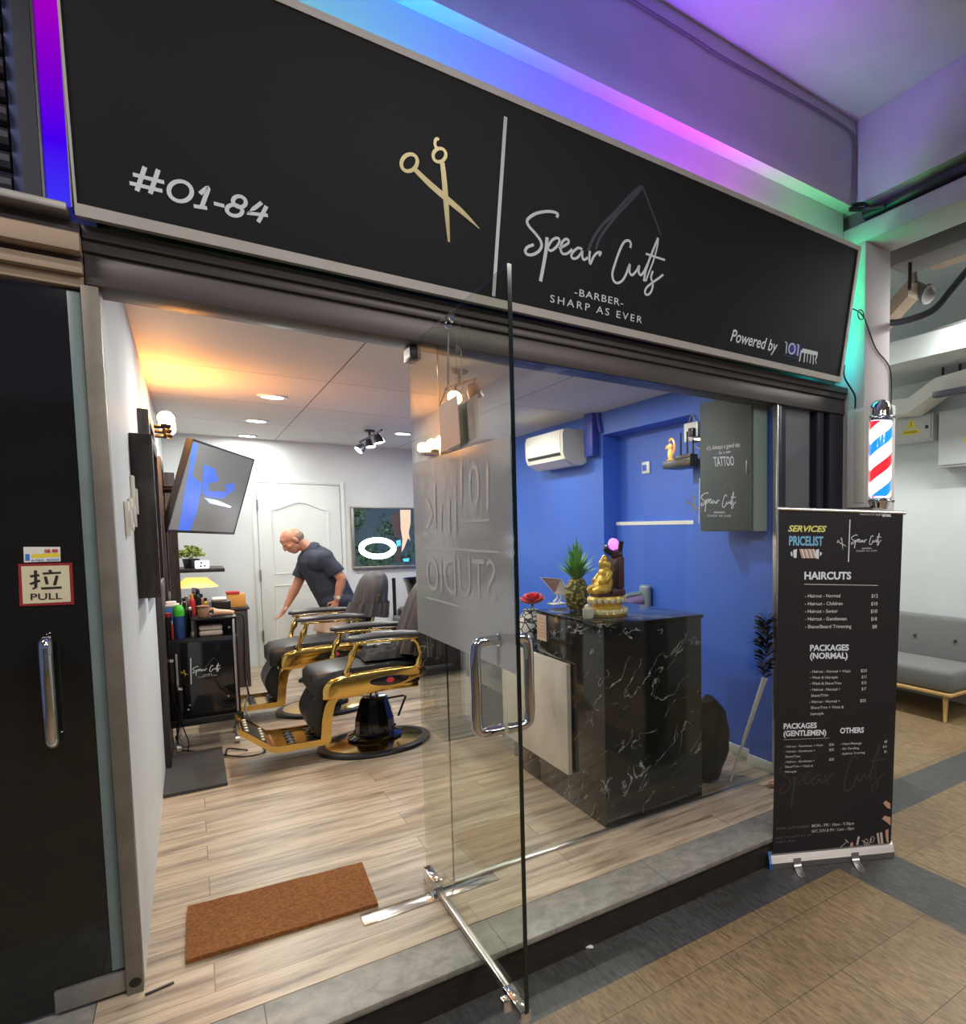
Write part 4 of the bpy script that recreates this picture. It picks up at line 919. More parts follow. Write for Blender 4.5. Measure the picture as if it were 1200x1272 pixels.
b = MB(); b.bb((x0 - .05, yf - .022, 0), (x0 - .006, yf, zt + .05), .003); b.bb((x1 + .006, yf - .022, 0), (x1 + .05, yf, zt + .05), .003); b.bb((x0 - .0055, yf - .022, zt + .006), (x1 + .0055, yf, zt + .05), .003); b.build('frame', M['door_white'], d3)
b = MB()
for z in (.35, 1.05, 1.85): b.cyl((x0 - .003, yf - .036, z - .06), (x0 - .003, yf - .036, z + .06), .010, None, 8)
b.build('hinge', M['alu'], d3)
b = MB(); b.bb((x0, yf - .05, .001), (x1, yf - .031, .003)); b.cyl((x1 - .06, yf - .031, 1.02), (x1 - .06, yf - .075, 1.02), .012); b.tube([(x1 - .06, yf - .075, 1.02), (x1 - .17, yf - .075, 1.02)], .010, 8); b.build('door_handle', M['alu'], d3)

scr = thing('framed_panel', (1.98, YB - .03, 1.12), 'grey-framed wide panel on the back wall with a glowing white ring', 'screen')  # flat panel carrying foliage tones, colour shapes and a glowing ring
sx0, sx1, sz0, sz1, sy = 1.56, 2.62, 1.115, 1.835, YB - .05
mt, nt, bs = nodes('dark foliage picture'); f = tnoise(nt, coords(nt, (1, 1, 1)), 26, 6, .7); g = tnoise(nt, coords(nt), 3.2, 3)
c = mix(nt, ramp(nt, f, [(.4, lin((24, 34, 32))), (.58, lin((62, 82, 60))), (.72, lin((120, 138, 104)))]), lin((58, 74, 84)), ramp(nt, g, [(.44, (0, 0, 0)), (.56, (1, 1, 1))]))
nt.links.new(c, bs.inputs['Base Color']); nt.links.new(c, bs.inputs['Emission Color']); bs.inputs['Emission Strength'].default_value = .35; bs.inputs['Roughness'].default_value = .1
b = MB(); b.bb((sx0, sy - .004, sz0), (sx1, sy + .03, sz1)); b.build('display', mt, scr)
b = MB()
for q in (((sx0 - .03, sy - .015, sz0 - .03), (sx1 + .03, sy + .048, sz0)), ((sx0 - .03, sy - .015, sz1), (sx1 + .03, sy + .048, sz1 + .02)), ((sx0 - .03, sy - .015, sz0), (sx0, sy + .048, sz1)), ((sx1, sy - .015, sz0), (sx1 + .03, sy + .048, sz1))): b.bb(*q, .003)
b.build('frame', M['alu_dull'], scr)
SFm = frame((0, sy - .006, 0), (1, 0, 0), (0, 0, 1))
def sl(px, py): p = on(px, py, 'y', sy - .006); return (p.x, p.z)
b = paint(); b.ribbon([sl(*p) for p in ellp(469, 681, 20, 10.3, .0)], .062, SFm, closed=True, k=3); b.build('bright_ring', M['ring_glow'], scr)
b = paint(); q = lambda X, Y: sl(330 + X / 6, 640 + Y / 6)
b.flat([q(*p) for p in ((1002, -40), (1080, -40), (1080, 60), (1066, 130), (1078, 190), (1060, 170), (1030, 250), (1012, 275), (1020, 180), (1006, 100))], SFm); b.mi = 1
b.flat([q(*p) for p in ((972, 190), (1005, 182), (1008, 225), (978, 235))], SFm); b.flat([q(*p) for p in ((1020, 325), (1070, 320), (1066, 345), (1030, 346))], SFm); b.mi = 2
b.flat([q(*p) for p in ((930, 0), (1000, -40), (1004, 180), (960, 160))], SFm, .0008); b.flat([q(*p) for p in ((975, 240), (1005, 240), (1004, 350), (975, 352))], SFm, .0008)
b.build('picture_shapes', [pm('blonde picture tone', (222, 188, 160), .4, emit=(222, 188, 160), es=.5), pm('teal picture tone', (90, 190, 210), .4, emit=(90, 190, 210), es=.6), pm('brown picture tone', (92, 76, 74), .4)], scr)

# ------------------------------------------------------------------ tilted television on the left wall
tv = thing('television', (-.14, 4.1, 1.5), 'television tilted down from the left wall with room reflections painted on', 'television')
TLc, BLc = Vector((.036, 3.42, 2.245)), Vector((-.133, 3.5, 1.547))
BRc = on(290, 664, 'y', 4.65); TRc = on(306, 570, 'y', 4.57)
U = (BRc - BLc); w = U.length; V = (TLc - BLc); V = V - U * V.dot(U) / U.length_squared; h = V.length
TF = frame(BLc, U, V)                                  # local z = U x V, towards the room
b = MB(); b.prism([(.012, .02), (w - .012, .02), (w - .012, h - .012), (.012, h - .012)], .002, TF)
b.build('display', None or (lambda: (lambda mt: mt)(pm('grey display with painted reflection', (96, 95, 92), .38, .0, var=.04, nscale=2, emit=(128, 126, 120), es=.35)))(), tv)  # grey glow stands in for the ceiling reflected in the dark display
b = MB(); b.prism([(0, 0), (w, 0), (w, h), (0, h)], -.035, TF)
for q in (((0, 0), (w, .018)), ((0, h - .012), (w, h)), ((0, 0), (.012, h)), ((w - .012, 0), (w, h))): (lambda a, c: b.prism([(a[0], a[1]), (c[0], a[1]), (c[0], c[1]), (a[0], c[1])], .006, TF))(*q)
b.build('bezel', M['black'], tv)
b = paint()
def tvl(px, py): p = hit(px, py, TF.translation, (TF[0][2], TF[1][2], TF[2][2])); return (TF.inverted() @ p)[:2]
t8 = lambda X, Y: tvl(150 + X / 6.36, 500 + Y / 6.36)
b.flat([t8(*p) for p in ((562, 312), (610, 330), (560, 580), (640, 640), (600, 860), (548, 1012), (452, 1008), (500, 700), (530, 560))], TF, .003)
b.flat([t8(*p) for p in ((650, 490), (740, 520), (770, 620), (690, 640), (690, 700), (830, 700), (820, 650), (900, 632), (895, 690), (800, 760), (680, 745), (640, 720))], TF, .003); b.mi = 1
b.flat([t8(*p) for p in ((650, 748), (760, 770), (872, 820), (860, 832), (700, 795))], TF, .0034)
b.build('picture', [pm('painted blue wall reflection', (70, 104, 206), .3, emit=(70, 104, 206), es=.4), pm('painted pale reflection', (150, 176, 226), .15, emit=(140, 160, 210), es=.4)], tv)  # blue and pale shapes: reflections of the blue wall painted on the display
b = MB(); cpt = TF @ Vector((w / 2, h / 2, -.036)); b.tube([cpt, (XL + .02, cpt.y + .05, cpt.z)], .03, 10); b.box((XL + .012, cpt.y + .05, cpt.z), (.02, .2, .25)); b.build('wall_mount', M['black'], tv)

# ------------------------------------------------------------------ left wall: mirror frames, lamps, switches, cabinet
def mirror(y0, y1, z0, z1, label, t=.055):
    r = thing('wall_mirror', (XL + .03, (y0 + y1) / 2, z0), label, 'mirror', 'black framed wall mirrors')
    x = XL + .001; b = MB()
    for q in (((x, y0, z0), (x + t, y0 + .06, z1)), ((x, y1 - .06, z0), (x + t, y1, z1)), ((x, y0 + .06, z0), (x + t, y1 - .06, z0 + .06)), ((x, y0 + .06, z1 - .06), (x + t, y1 - .06, z1))): b.bb(*q, .003)
    b.build('frame', M['dwood'], r)
    b = MB(); b.bb((x, y0 + .06, z0 + .06), (x + .02, y1 - .06, z1 - .06)); b.build('glass', pm('mirror silver', (210, 214, 214), .02, 1., var=.01), r)
mirror(.955, 1.55, 1.255, 1.98, 'black framed wall mirror nearest the entrance', .075)
mirror(1.75, 2.5, 1.2, 2.2, 'black framed wall mirror facing the near barber chair', .045)
mirror(3.45, 4.2, 1.0, 2.1, 'black framed wall mirror behind the tilted television', .045)
sc = thing('vanity_lamp', (XL, 2.9, 2.2), 'warm three-bulb vanity lamp glowing on the left wall', 'wall lamp')
b = MB(); b.bb((XL + .001, 2.5, 2.17), (XL + .03, 3.25, 2.25), .005); b.build('base_bar', M['black'], sc)
for i, y in enumerate((2.58, 2.84, 3.12)):
    z = 2.26 - .03 * i
    b = MB(); b.cyl((XL + .03, y, 2.21), (-.09, y, 2.21), .012); b.lathe([(.02, .0), (.026, .01), (.026, .03)], (-.085, y, 2.20), 14); b.build('socket', M['black'], sc)
    b = MB(); b.ell((-.082, y, 2.265), (.042, .042, .046)); b.build('bulb', M['bulb'], sc)
for i, (py, pz, dz, label) in enumerate(((.50, 1.60, .13, 'white switch nearest the door jamb'), (.72, 1.62, .13, 'white switch, middle of the three on the left wall'), (.93, 1.68, .22, 'tall white switch plate at the black mirror frame'))):
    r = thing('light_switch', (XL, py, pz), label, 'light switch', 'switches on the left wall')
    x_ = XL + .001 if i < 2 else XL + .001
    b = MB(); b.bb((x_, py - .07, pz - dz / 2), (x_ + .012, py + .02, pz + dz / 2), .003); b.build('plate', M['off_white'], r)
    b = MB(); b.bb((x_ + .012, py - .045, pz - dz / 4), (x_ + .02, py - .005, pz + dz / 4), .002); b.build('rocker', M['white'], r)
# dark wood uprights and cabinet
b = MB(); b.bb((XL + .001, 2.6, 0), (XL + .03, 3.35, 1.18), .002); tag(b.build('wall_panel', M['dwood']), 'dark wood panel standing against the left wall behind the rubber mat', 'panel')
b = MB(); b.bb((XL + .001, 5.12, .80), (-.085, 5.2, 2.1), .002); tag(b.build('upright_panel', M['dwood']), 'tall dark wood upright behind the television and the plant', 'panel')
cab = thing('cabinet', (.11, 5.4, 0), 'dark wood side cabinet behind the black trolley', 'cabinet')
b = MB(); b.bb((XL + .001, 5.12, .0), (.41, 5.9, .775), .002); b.build('body', M['dwood'], cab)
b = MB(); b.bb((XL + .001, 5.10, .776), (.425, 5.92, .80), .003); b.build('top', M['dwood'], cab)
b = MB(); b.bb((XL + .001, 5.3, 1.15), (.255, 5.95, 1.185), .003); tag(b.build('wall_shelf', M['dwood']), 'dark wood shelf under the television holding the plant', 'shelf')

def pot_plant():
    r = thing('potted_plant', (.10, 5.55, 1.185), 'small yellow-green plant in a black pot on the shelf', 'plant')
    p = on(238, 710, 'y', 5.5); cx = p.x
    b = MB(); b.lathe([(0, 1.187), (.055, 1.187), (.068, 1.28), (.062, 1.28), (.055, 1.262), (0, 1.262)], (cx, 5.5, 0), 20); b.build('pot', M['black'], r)
    b = MB(); rnd = random.Random(3)
    for i in range(150):
        a, e = rnd.uniform(0, 2 * PI), rnd.uniform(.05, 1.4); R = rnd.uniform(.05, .12)
        c = Vector((cx + R * 1.05 * math.cos(e) * math.cos(a), 5.5 + R * math.cos(e) * math.sin(a), 1.285 + R * 1.0 * math.sin(e) + .01))
        b.ell(c, (.018, .006, .012), Matrix.Rotation(a, 4, 'Z') @ Matrix.Rotation(rnd.uniform(-1, 1), 4, 'X'), 6, 4)
    for i in range(14):
        a = rnd.uniform(0, 2 * PI); b.tube([(cx, 5.5, 1.27), (cx + .05 * math.cos(a), 5.5 + .05 * math.sin(a), 1.34)], .003, 5)
    b.build('foliage', M['leaf_lime'], r)
    p = on(251, 702, 'y', 5.37); r = thing('desk_clock', (p.x, 5.37, 1.185), 'small glowing white cube clock beside the plant pot', 'clock')
    b = MB(); b.bb((p.x - .055, 5.32, 1.187), (p.x + .055, 5.40, 1.265), .012, 3); b.build('case', M['clock_face'], r)
    b = paint(); F_ = frame((p.x, 5.319, 1.226), (1, 0, 0), (0, 0, 1))
    for x, z in ((-.005, .018), (.02, -.012), (-.01, -.015)): b.flat([(x + .009 * math.cos(a), z + .009 * math.sin(a)) for a in [i * PI / 5 for i in range(10)]], F_)
    b.build('digits', M['black'], bpy.data.objects['desk_clock'])
pot_plant()
p = on(243, 745, 'y', 5.46)
r = thing('table_lamp', (p.x, 5.46, .8), 'low table lamp with glowing cream shade on the cabinet', 'lamp')
b = MB(); b.lathe([(.085, 1.09), (.175, 1.0), (.172, 1.0), (.082, 1.09)], (p.x + .01, 5.46, 0), 24); b.build('lampshade', M['lampshade'], r)
b = MB(); b.lathe([(0, .801), (.06, .801), (.05, .82), (.015, .84), (.015, 1.07)], (p.x + .01, 5.46, 0), 16); b.build('base', M['black'], r)
p = on(293, 745, 'y', 5.22); r = thing('carton', (p.x, 5.22, .80), 'orange-brown carton with red lid at the cabinet edge', 'box')
b = MB(); b.bb((p.x - .07, 5.17, .801), (p.x + .075, 5.29, .93), .004); b.build('box', M['orange'], r)
b = MB(); b.bb((p.x - .075, 5.165, .931), (p.x + .03, 5.295, .955), .004); b.build('lid', M['red'], r)

# ------------------------------------------------------------------ black trolley with the shop logo
tx0, tx1, ty0, ty1 = -.150, .235, 2.99, 3.38
tro = thing('trolley', (.04, 3.18, 0), 'black barber trolley with the shop logo on its front', 'trolley')
b = MB(); b.bb((tx0, ty0 + .012, .205), (tx1, ty1, .80), .004)
b.bb((-.005, ty0 + .05, .80), (.01, ty1, .925)); b.bb((tx1 - .015, ty0 + .05, .80), (tx1, ty1, .925)); b.bb((-.005, ty1 - .15, .80), (tx1, ty1, .925)); b.bb((-.02, ty0 + .0, .925), (tx1, ty1, .937), .003)
b.build('body', M['black'], tro)
b = MB(); b.bb((-.085, ty0, .26), (tx1 - .03, ty0 + .012, .775), .003); fr_ = b.build('door', M['black_gloss'], tro)
b = MB(); b.bb((tx0 - .01, ty0 - .015, .185), (tx1 + .012, ty1 + .01, .203), .004); b.bb((tx0 - .01, ty0 - .018, .185), (tx1 + .012, ty0 - .008, .235), .003); b.build('bottom_tray', M['black'], tro)
b = MB(); b.bb((tx1 - .026, ty0 - .004, .24), (tx1 - .012, ty0 + .011, .92), .002); b.bb((tx0 + .035, ty0 - .004, .36), (tx0 + .048, ty0 + .011, .70), .002); b.build('edge_strip', M['alu'], tro)
b = MB()
for x, z in ((-.05, .33), (.165, .36), (-.06, .30), (.19, .86)): b.ell((x, ty0 - .001, z), (.007, .004, .007), None, 8, 6)
b.build('rivet', M['alu'], tro)
for x in (tx0 + .03, tx1 - .03):
    for y in (ty0 + .03, ty1 - .03):
        b = MB(); b.cyl((x, y, .184), (x, y, .06), .011); b.lathe([(.016, .085), (.02, .12)], (x, y, 0), 12); cst = b.build('caster', M['chrome'], tro)
        b = MB(); b.cyl((x - .012, y, .028), (x + .012, y, .028), .027); b.build('wheel', M['alu'], cst)
p0 = on(237.5, 850, 'y', ty0); p1 = on(236.5, 817, 'y', ty0)
logo(frame((p0.x, ty0 - .0006, p0.z), (1, 0, 0), (0, 0, 1)), (p1.z - p0.z) / (BAR[0][0][1] - BAR[0][2][1]), (M['gold_dull'], M['sign_white'], M['frame_dark']), fr_, wm=1.3, vs=.8)
def rt(mb, x, y, prof, z): mb.lathe(prof, (x, y, z), 16)
def bottle(name, label, x, y, z, r, h, body, cap, cat='bottle', group=None, neck=.55, cap_h=.2, round_cap=False):
    t = thing(name, (x, y, z), label, cat, group)
    hb = h * (1 - cap_h)
    b = MB(); rt(b, x, y, [(0, .001), (r * .92, .001), (r, .008), (r, hb * .8), (r * .85, hb * .93), (r * neck, hb)], z); b.build('body', body, t)
    b = MB()
    if round_cap: rt(b, x, y, [(r * .98, hb * .86), (r * 1.02, hb), (r * .9, hb + h * cap_h * .7), (r * .5, h), (0, h)], z)
    else: rt(b, x, y, [(r * neck * 1.1, hb + .0005), (r * neck * 1.1, h - .003), (r * neck * .8, h), (0, h)], z)
    b.build('cap', cap, t); return t
def at(px, y): return on(px, 760, 'y', y).x
bottle('spray_can', 'blue spray can with a bright green domed cap on the trolley', at(221.5, 3.06), 3.06, .80, .031, .235, pm('blue can', (52, 84, 140), .35, .3, var=.3, nscale=30), M['green_cap'], 'can', neck=.9, cap_h=.22, round_cap=True)
bottle('spray_can', 'red-capped black can left of the green-capped can', at(208, 3.05), 3.05, .80, .022, .185, M['black'], M['red_deep'], 'can', neck=.9, cap_h=.16)
bottle('bottle', 'slim dark red bottle in front of the trolley cans', at(212.5, 3.02) , 3.02, .80, .008, .13, M['red_deep'], M['alu'], neck=.7)
for i, (px, y, r_, h_, bm_, cm_, lb) in enumerate(((229.5, 3.12, .018, .25, 'black', 'black', 'slim black bottle right of the green-capped can'), (232, 3.3, .02, .28, 'black', 'alu', 'dark bottle with silver cap at the back of the trolley'))):
    bottle('bottle', lb, at(px, y), y, .80, r_, h_, M[bm_], M[cm_])
tz = .9375
bottle('cup', 'brown woven cup on the trolley top', at(252.5, 3.06), 3.06, tz, .034, .085, M['rattan'], M['rattan'], 'cup', neck=1.0, cap_h=.1)
for px, y, r_, h_, bm_, cm_, lb in ((239, 3.22, .018, .16, 'red', 'orange', 'small red bottle with orange cap on the trolley'), (229, 3.26, .016, .13, 'cream', 'black', 'cream bottle with black top on the trolley'), (247, 3.26, .018, .19, 'black', 'black', 'tall black pump bottle on the trolley'), (236, 3.11, .013, .075, 'black', 'white', 'tiny black pot with white lid in front of the red bottle')):
    bottle('bottle', lb, at(px, y), y, tz, r_, h_, M[bm_], M[cm_])
for px, y, r_, h_, bm_, cm_, lb in ((203.5, 3.33, .016, .24, 'pinkbeige', 'cream', 'slim tan bottle at the far left of the trolley ledge'), (242, 3.35, .02, .20, 'black', 'alu', 'dark bottle with grey cap behind the small red bottle'), (250, 3.36, .022, .15, 'rattan', 'black', 'brown bottle with black cap behind the tall pump bottle'), (256, 3.30, .016, .12, 'gold_dull', 'black', 'small golden bottle left of the black case')):
    bottle('bottle', lb, at(px, y), y, tz if px > 235 else .80, r_, h_, M[bm_], M[cm_])
x = at(213, 3.25); r = thing('wipes_box', (x, 3.25, .80), 'blue and white box behind the trolley cans', 'box')
b = MB(); b.bb((x - .055, 3.20, .8005), (x + .045, 3.3, 1.01), .004); b.build('box', M['blue_print'], r); b = MB(); b.bb((x - .055, 3.20, 1.0105), (x + .045, 3.3, 1.03), .004); b.bb((x - .03, 3.22, 1.03), (x + .03, 3.28, 1.05), .008); b.build('lid', M['white'], r)
x = at(273, 3.24); r = thing('equipment_case', (x, 3.26, tz), 'black case with a folded white cloth on the trolley', 'case')
b = MB(); b.bb((x - .045, 3.18, tz + .0005), (x + .065, 3.34, tz + .10), .01, 3); b.build('case', M['black'], r)
b = MB(); b.bb((x - .042, 3.19, tz + .1005), (x + .045, 3.31, tz + .122), .008, 3); tag(b.build('folded_cloth', M['white']), 'folded white cloth lying on the black case', 'cloth')
b = MB(); b.lathe([(.0, 0), (.085, 0), (.085, .05), (.07, .10), (.04, .125), (0, .13)], (at(281, 3.52), 3.52, .0), 20)
bm_ = b; b.bm.free()
hd = thing('hair_dryer', (at(270, 3.08), 3.08, tz), 'pink-beige hair dryer lying on the trolley edge', 'hair dryer')
x = at(265, 3.05)
b = MB(); b.tube(cr([(x + .0, 3.05, tz + .032), (x + .03, 3.05, tz + .03), (x + .09, 3.05, tz + .024), (x + .115, 3.05, tz + .016)], 5), [.03, .031, .03, .028, .025, .023, .022, .021, .021, .02, .02, .019, .019, .018, .018, .017], 14); b.build('handle', M['pinkbeige'], hd)
b = MB(); b.lathe([(.02, -.02), (.03, -.018), (.031, .02), (.02, .024)], (x - .005, 3.08, tz + .033), 16, Matrix.Rotation(PI / 2, 4, 'X')); b.build('barrel', M['pinkbeige'], hd)
b = MB(); b.tube(cr([(x + .117, 3.05, tz + .016), (x + .15, 3.04, tz + .015), (x + .17, 3.03, tz - .03), (x + .165, 3.0, tz - .2), (x + .16, 2.99, tz - .45), (x + .18, 2.99, tz - .6)], 6), .005, 6); b.build('cord', M['black'], hd)
towel = thing('folded_towel', (.09, 3.06, .80), 'pinkish folded towels in the trolley recess, lower one', 'towel', 'towels in the trolley')
b = MB(); b.bb((.01 + .01, ty0 + .055, .8005), (.155, ty1 - .16, .838), .014, 3); tw = b.build('cloth', M['towel'], towel)
t2 = copy_tree(towel); t2.location.z += .0395; t2['label'] = 'pinkish folded towels in the trolley recess, upper one'
# hanging clippers on the left side of the trolley
def clipper(i, z, lb):
    r = thing('hair_clipper', (tx0 + .018, ty0 - .02, z), lb, 'clipper', 'clippers hanging on the trolley'); X, Y = tx0 + .012 + .04 * i, ty0 - .024 - .012 * i
    b = MB(); b.tube([(X, Y, z), (X, Y, z + .03), (X, Y, z + .10), (X, Y, z + .15)], [.012, .016, .017, .014], 12); b.build('body', M['black'], r)
    b = MB(); b.bb((X - .016, Y - .01, z + .151), (X + .016, Y + .006, z + .172), .003); b.build('blade', M['chrome'], r)
    b = MB(); b.tube(cr([(X, Y, z), (X + .005, Y - .01, z - .1), (X + .03, Y - .02, z - .22), (X + .02, Y, max(.01, z - .35))], 6), .004, 6); b.build('cord', M['black'], r)
clipper(0, .50, 'upper black clipper hanging at the left of the trolley'); clipper(1, .30, 'lower black clipper hanging at the left of the trolley')
b = MB(); b.tube(cr([on(*p, 'z', .012) for p in ((222, 932), (240, 933), (262, 936), (281, 938), (300, 940), (318, 938), (329, 933), (326, 925), (320, 918))], 6) , .006, 6); b.tube(cr([on(*p, 'z', .012) for p in ((281, 938), (283, 930), (300, 931), (307, 932))], 6), .006, 6)
b.build('power_cord', M['black'], tro)
b = MB(); b.tube(cr([on(306, 845, 'y', 3.3), on(308, 862, 'y', 3.2), on(304, 880, 'y', 3.1), on(312, 895, 'y', 3.0), on(316, 905, 'y', 3.0)], 6), .005, 6)
b.build('power_cord', M['black'], tro)

# ------------------------------------------------------------------ barber chairs
def make_chair():
    r = thing('barber_chair', (0, 0, 0), 'gold and black barber chair', 'barber chair', 'gold and black barber chairs')
    bd = lambda mb, n, m_, p=r, **k: mb.build(n, m_, p, local=True, **k)
    b = MB(); b.lathe([(.31, .002), (.355, .002), (.365, .012), (.36, .026), (.335, .032), (.31, .030)], n=48); bd(b, 'base_rim', M['black'])
    b = MB(); b.lathe([(0, .02), (.31, .028), (.312, .033), (.2, .05), (.0, .055)], n=48); bd(b, 'base_plate', M['gold'])
    b = MB(); b.lathe([(0, .054), (.175, .054), (.18, .07), (.15, .085), (.13, .09), (.132, .12), (.125, .2), (.09, .335), (.075, .352), (0, .355)], n=12)
    for i in range(10):
        a = 2 * PI * i / 10; b.ell((.131 * math.cos(a), .131 * math.sin(a), .115), .009, None, 8, 6)
    bd(b, 'pump_column', M['black_gloss'], smooth=25)
    b = MB(); b.cyl((0, 0, .35), (0, 0, .43), .03); bd(b, 'piston', M['chrome'])
    b = MB(); b.tube([(.08, .02, .315), (.20, .02, .318), (.215, .02, .31), (.16, .02, .17)], .008, 8); bd(b, 'pump_lever', M['black'])
    ap = [(-.355, .455), (-.345, .525), (-.28, .572), (-.10, .597), (.10, .602), (.235, .597), (.285, .57), (.285, .53), (.2, .49), (.05, .452), (-.10, .432), (-.22, .425), (-.34, .432)]
    apc = [p[:2] for p in cr([(*p, 0) for p in ap], 4, True)]
    b = MB()
    for s in (-1, 1):
        rs = []
        for k, (off, sc_) in enumerate(((0, 1.0), (.018, .985), (.03, .93), (.036, .82))):
            cx_, cz_ = -.03, .515
            rs.append([(cx_ + (x - cx_) * sc_, s * (.262 + off), cz_ + (z - cz_) * sc_) for x, z in apc])
        b.rings(rs)
    b.bb((-.30, -.262, .435), (.24, .262, .47), .004); sf = bd(b, 'seat_frame', M['gold'])
    for s in (-1, 1):
        b = MB(); b.ell((.045, s * .297, .515), (.125, .006, .036), None, 28, 10); md = bd(b, 'medallion', M['black_gloss'], sf)
    b = MB()
    for s in (-1, 1):
        for k in range(6):
            a = k * PI / 3; b.ell((.05 + .014 * math.cos(a), s * .3035, .515 + .011 * math.sin(a)), (.012, .003, .010), None, 8, 6)
    bd(b, 'rose_emblem', M['red'], sf)
    b = MB()
    R = []
    for x, z0, z1, hy in ((-.40, .50, .54, .22), (-.405, .47, .575, .245), (-.37, .455, .605, .255), (-.2, .47, .628, .258), (.1, .47, .632, .258), (.24, .47, .625, .255), (.25, .48, .61, .25)):
        R.append([(x, -hy, z0), (x, hy, z0), (x, hy + .003, (z0 + z1) / 2), (x, hy - .012, z1 - .008), (x, hy * .6, z1 + .008), (x, -hy * .6, z1 + .008), (x, -hy + .012, z1 - .008), (x, -hy - .003, (z0 + z1) / 2)])
    b.rings(R); bd(b, 'seat_cushion', M['black_leather'], smooth=60)
    # calf rest: quilted pad between two gold straps
    b = MB(); R = []
    for i in range(13):
        t = i / 12; z = .455 - .285 * t; x = -.345 - .035 * math.sin(PI * t)
        hy = .205 * (1 - .10 * t); th = .030 + .022 * math.sin(PI * min(1, t * 1.05 + .02)); N_ = 40
        front = [(x - th * (1 if 0 < j < N_ else .6) - .010 * abs(math.sin(PI * j / 8)) ** .6, -hy + 2 * hy * j / N_, z) for j in range(N_ + 1)]
        R.append(front + [(x + th * .6, hy, z), (x + th * .6, -hy, z)])
    b.rings(R); bd(b, 'calf_rest', M['black_leather'], smooth=50)
    b = MB()
    for s in (-1, 1):
        q = cr([(-.255, s * .235, .44), (-.30, s * .235, .40), (-.325, s * .235, .30), (-.335, s * .235, .20), (-.34, s * .235, .145)], 4); R = []
        for v in q: R.append([v + Vector((-.03, -.012, 0)), v + Vector((.028, -.012, 0)), v + Vector((.028, .012, 0)), v + Vector((-.03, .012, 0))])
        b = MB(); b.rings(R); bd(b, 'calf_strap', M['gold'])
    b = MB(); R = []
    for x, z in ((-.31, .150), (-.34, .142), (-.60, .150), (-.635, .160), (-.79, .30), (-.80, .312)):
        R.append([(x, -.225, z), (x, .225, z), (x, .225, z - .018), (x, -.225, z - .018)])
    b.rings(R)
    for s in (-1, 1):
        R = []
        for x, z in ((-.32, .150), (-.60, .152), (-.635, .162), (-.795, .308)): R.append([(x, s * .215, z + .012), (x, s * .232, z + .012), (x, s * .232, z - .03), (x, s * .215, z - .03)])
        b.rings(R)
    ft = bd(b, 'footrest', M['gold'])
    for i in range(2):
        b = MB()
        for j in range(5): b.box((-.40 - i * .12, -.16 + j * .08, .1535), (.05, .018, .006))
        b.box((-.40 - i * .12, 0, .1515), (.02, .35, .003)); bd(b, 'tread', M['black'], ft)
    b = MB(); b.rings([[(x, -.17, z), (x, .17, z), (x, .17, z + .004), (x, -.17, z + .004)] for x, z in ((-.655, .182), (-.77, .286))])
    bd(b, 'tread', M['black'], ft)
    b = MB()
    for i in range(5):
        for x, z in ((-.672, .204), (-.755, .279)): b.ell((x, -.15 + i * .075, z), (.012, .012, .010), None, 8, 6)
    bd(b, 'stud', M['cream'], ft)
    for s in (-1, 1):
        b = MB(); R = []
        n = 12
        for x, hy, hz in ((-.215, .012, .008), (-.21, .03, .016), (-.18, .042, .021), (-.05, .045, .024), (.12, .043, .024), (.24, .038, .02), (.272, .025, .014), (.278, .01, .006)):
            zc = .825 + .014 * math.sin(PI * (x + .215) / .49)
            R.append([(x, s * .305 + hy * math.cos(2 * PI * k / n), zc + hz * math.sin(2 * PI * k / n)) for k in range(n)])
        b.rings(R); am = bd(b, 'armrest', M['arm_pad'], smooth=60)
        b = MB(); b.box((.03, s * .305, .797), (.44, .055, .014), None, .005); bd(b, 'armrest_trim', M['gold'], am)
        b = MB(); b.tube(cr([(-.15, s * .305, .79), (-.165, s * .305, .74), (-.19, s * .30, .68), (-.205, s * .29, .62), (-.21, s * .285, .58)], 4), [.020, .017, .016, .016, .018, .024, .026, .022, .017, .016, .016, .016, .020, .026, .024, .020, .02], 12)
        bd(b, 'arm_post', M['gold'], am); b = MB()
        b.tube(cr([(.21, s * .305, .79), (.235, s * .305, .75), (.25, s * .30, .68), (.245, s * .292, .62), (.235, s * .285, .585)], 4), [.026, .024, .02, .018, .016, .016, .018, .018, .016, .016, .02, .026, .028, .028, .03, .03, .03], 12)
        bd(b, 'arm_post', M['gold'], am)
    # reclining back and headrest
    def slab(pts, hy, th, name, mt_):
        b = MB(); R = []
        for x, z, wf, tf in pts:
            hy_, th_ = hy * wf, th * tf; R.append([(x - th_ * .5, -hy_, z), (x - th_, -hy_ * .6, z), (x - th_, hy_ * .6, z), (x - th_ * .5, hy_, z), (x + th_ * .5, hy_, z), (x + th_ * .6, -0, z), (x + th_ * .5, -hy_, z)])
        b.rings(R); return bd(b, name, mt_, smooth=60)
    slab(((.285, .60, .9, .5), (.29, .63, 1, 1), (.33, .80, 1, 1.1), (.37, .98, 1, 1), (.385, 1.04, .9, .7), (.39, 1.05, .8, .3)), .235, .06, 'backrest', M['black_leather'])
    slab(((.385, 1.055, .7, .3), (.39, 1.07, .9, .9), (.405, 1.12, 1, 1), (.41, 1.155, .85, .6), (.411, 1.16, .6, .2)), .13, .05, 'headrest', M['black_leather'])
    b = MB()
    for s in (-1, 1): b.tube(cr([(.24, s * .245, .57), (.30, s * .252, .66), (.36, s * .25, .84), (.40, s * .245, 1.0)], 5), .014, 8)
    bd(b, 'back_frame', M['gold']); return r
ch1 = make_chair(); ch1.location = (.98, 2.345, 0); ch1['label'] = 'near gold and black barber chair with a cloth on its seat'
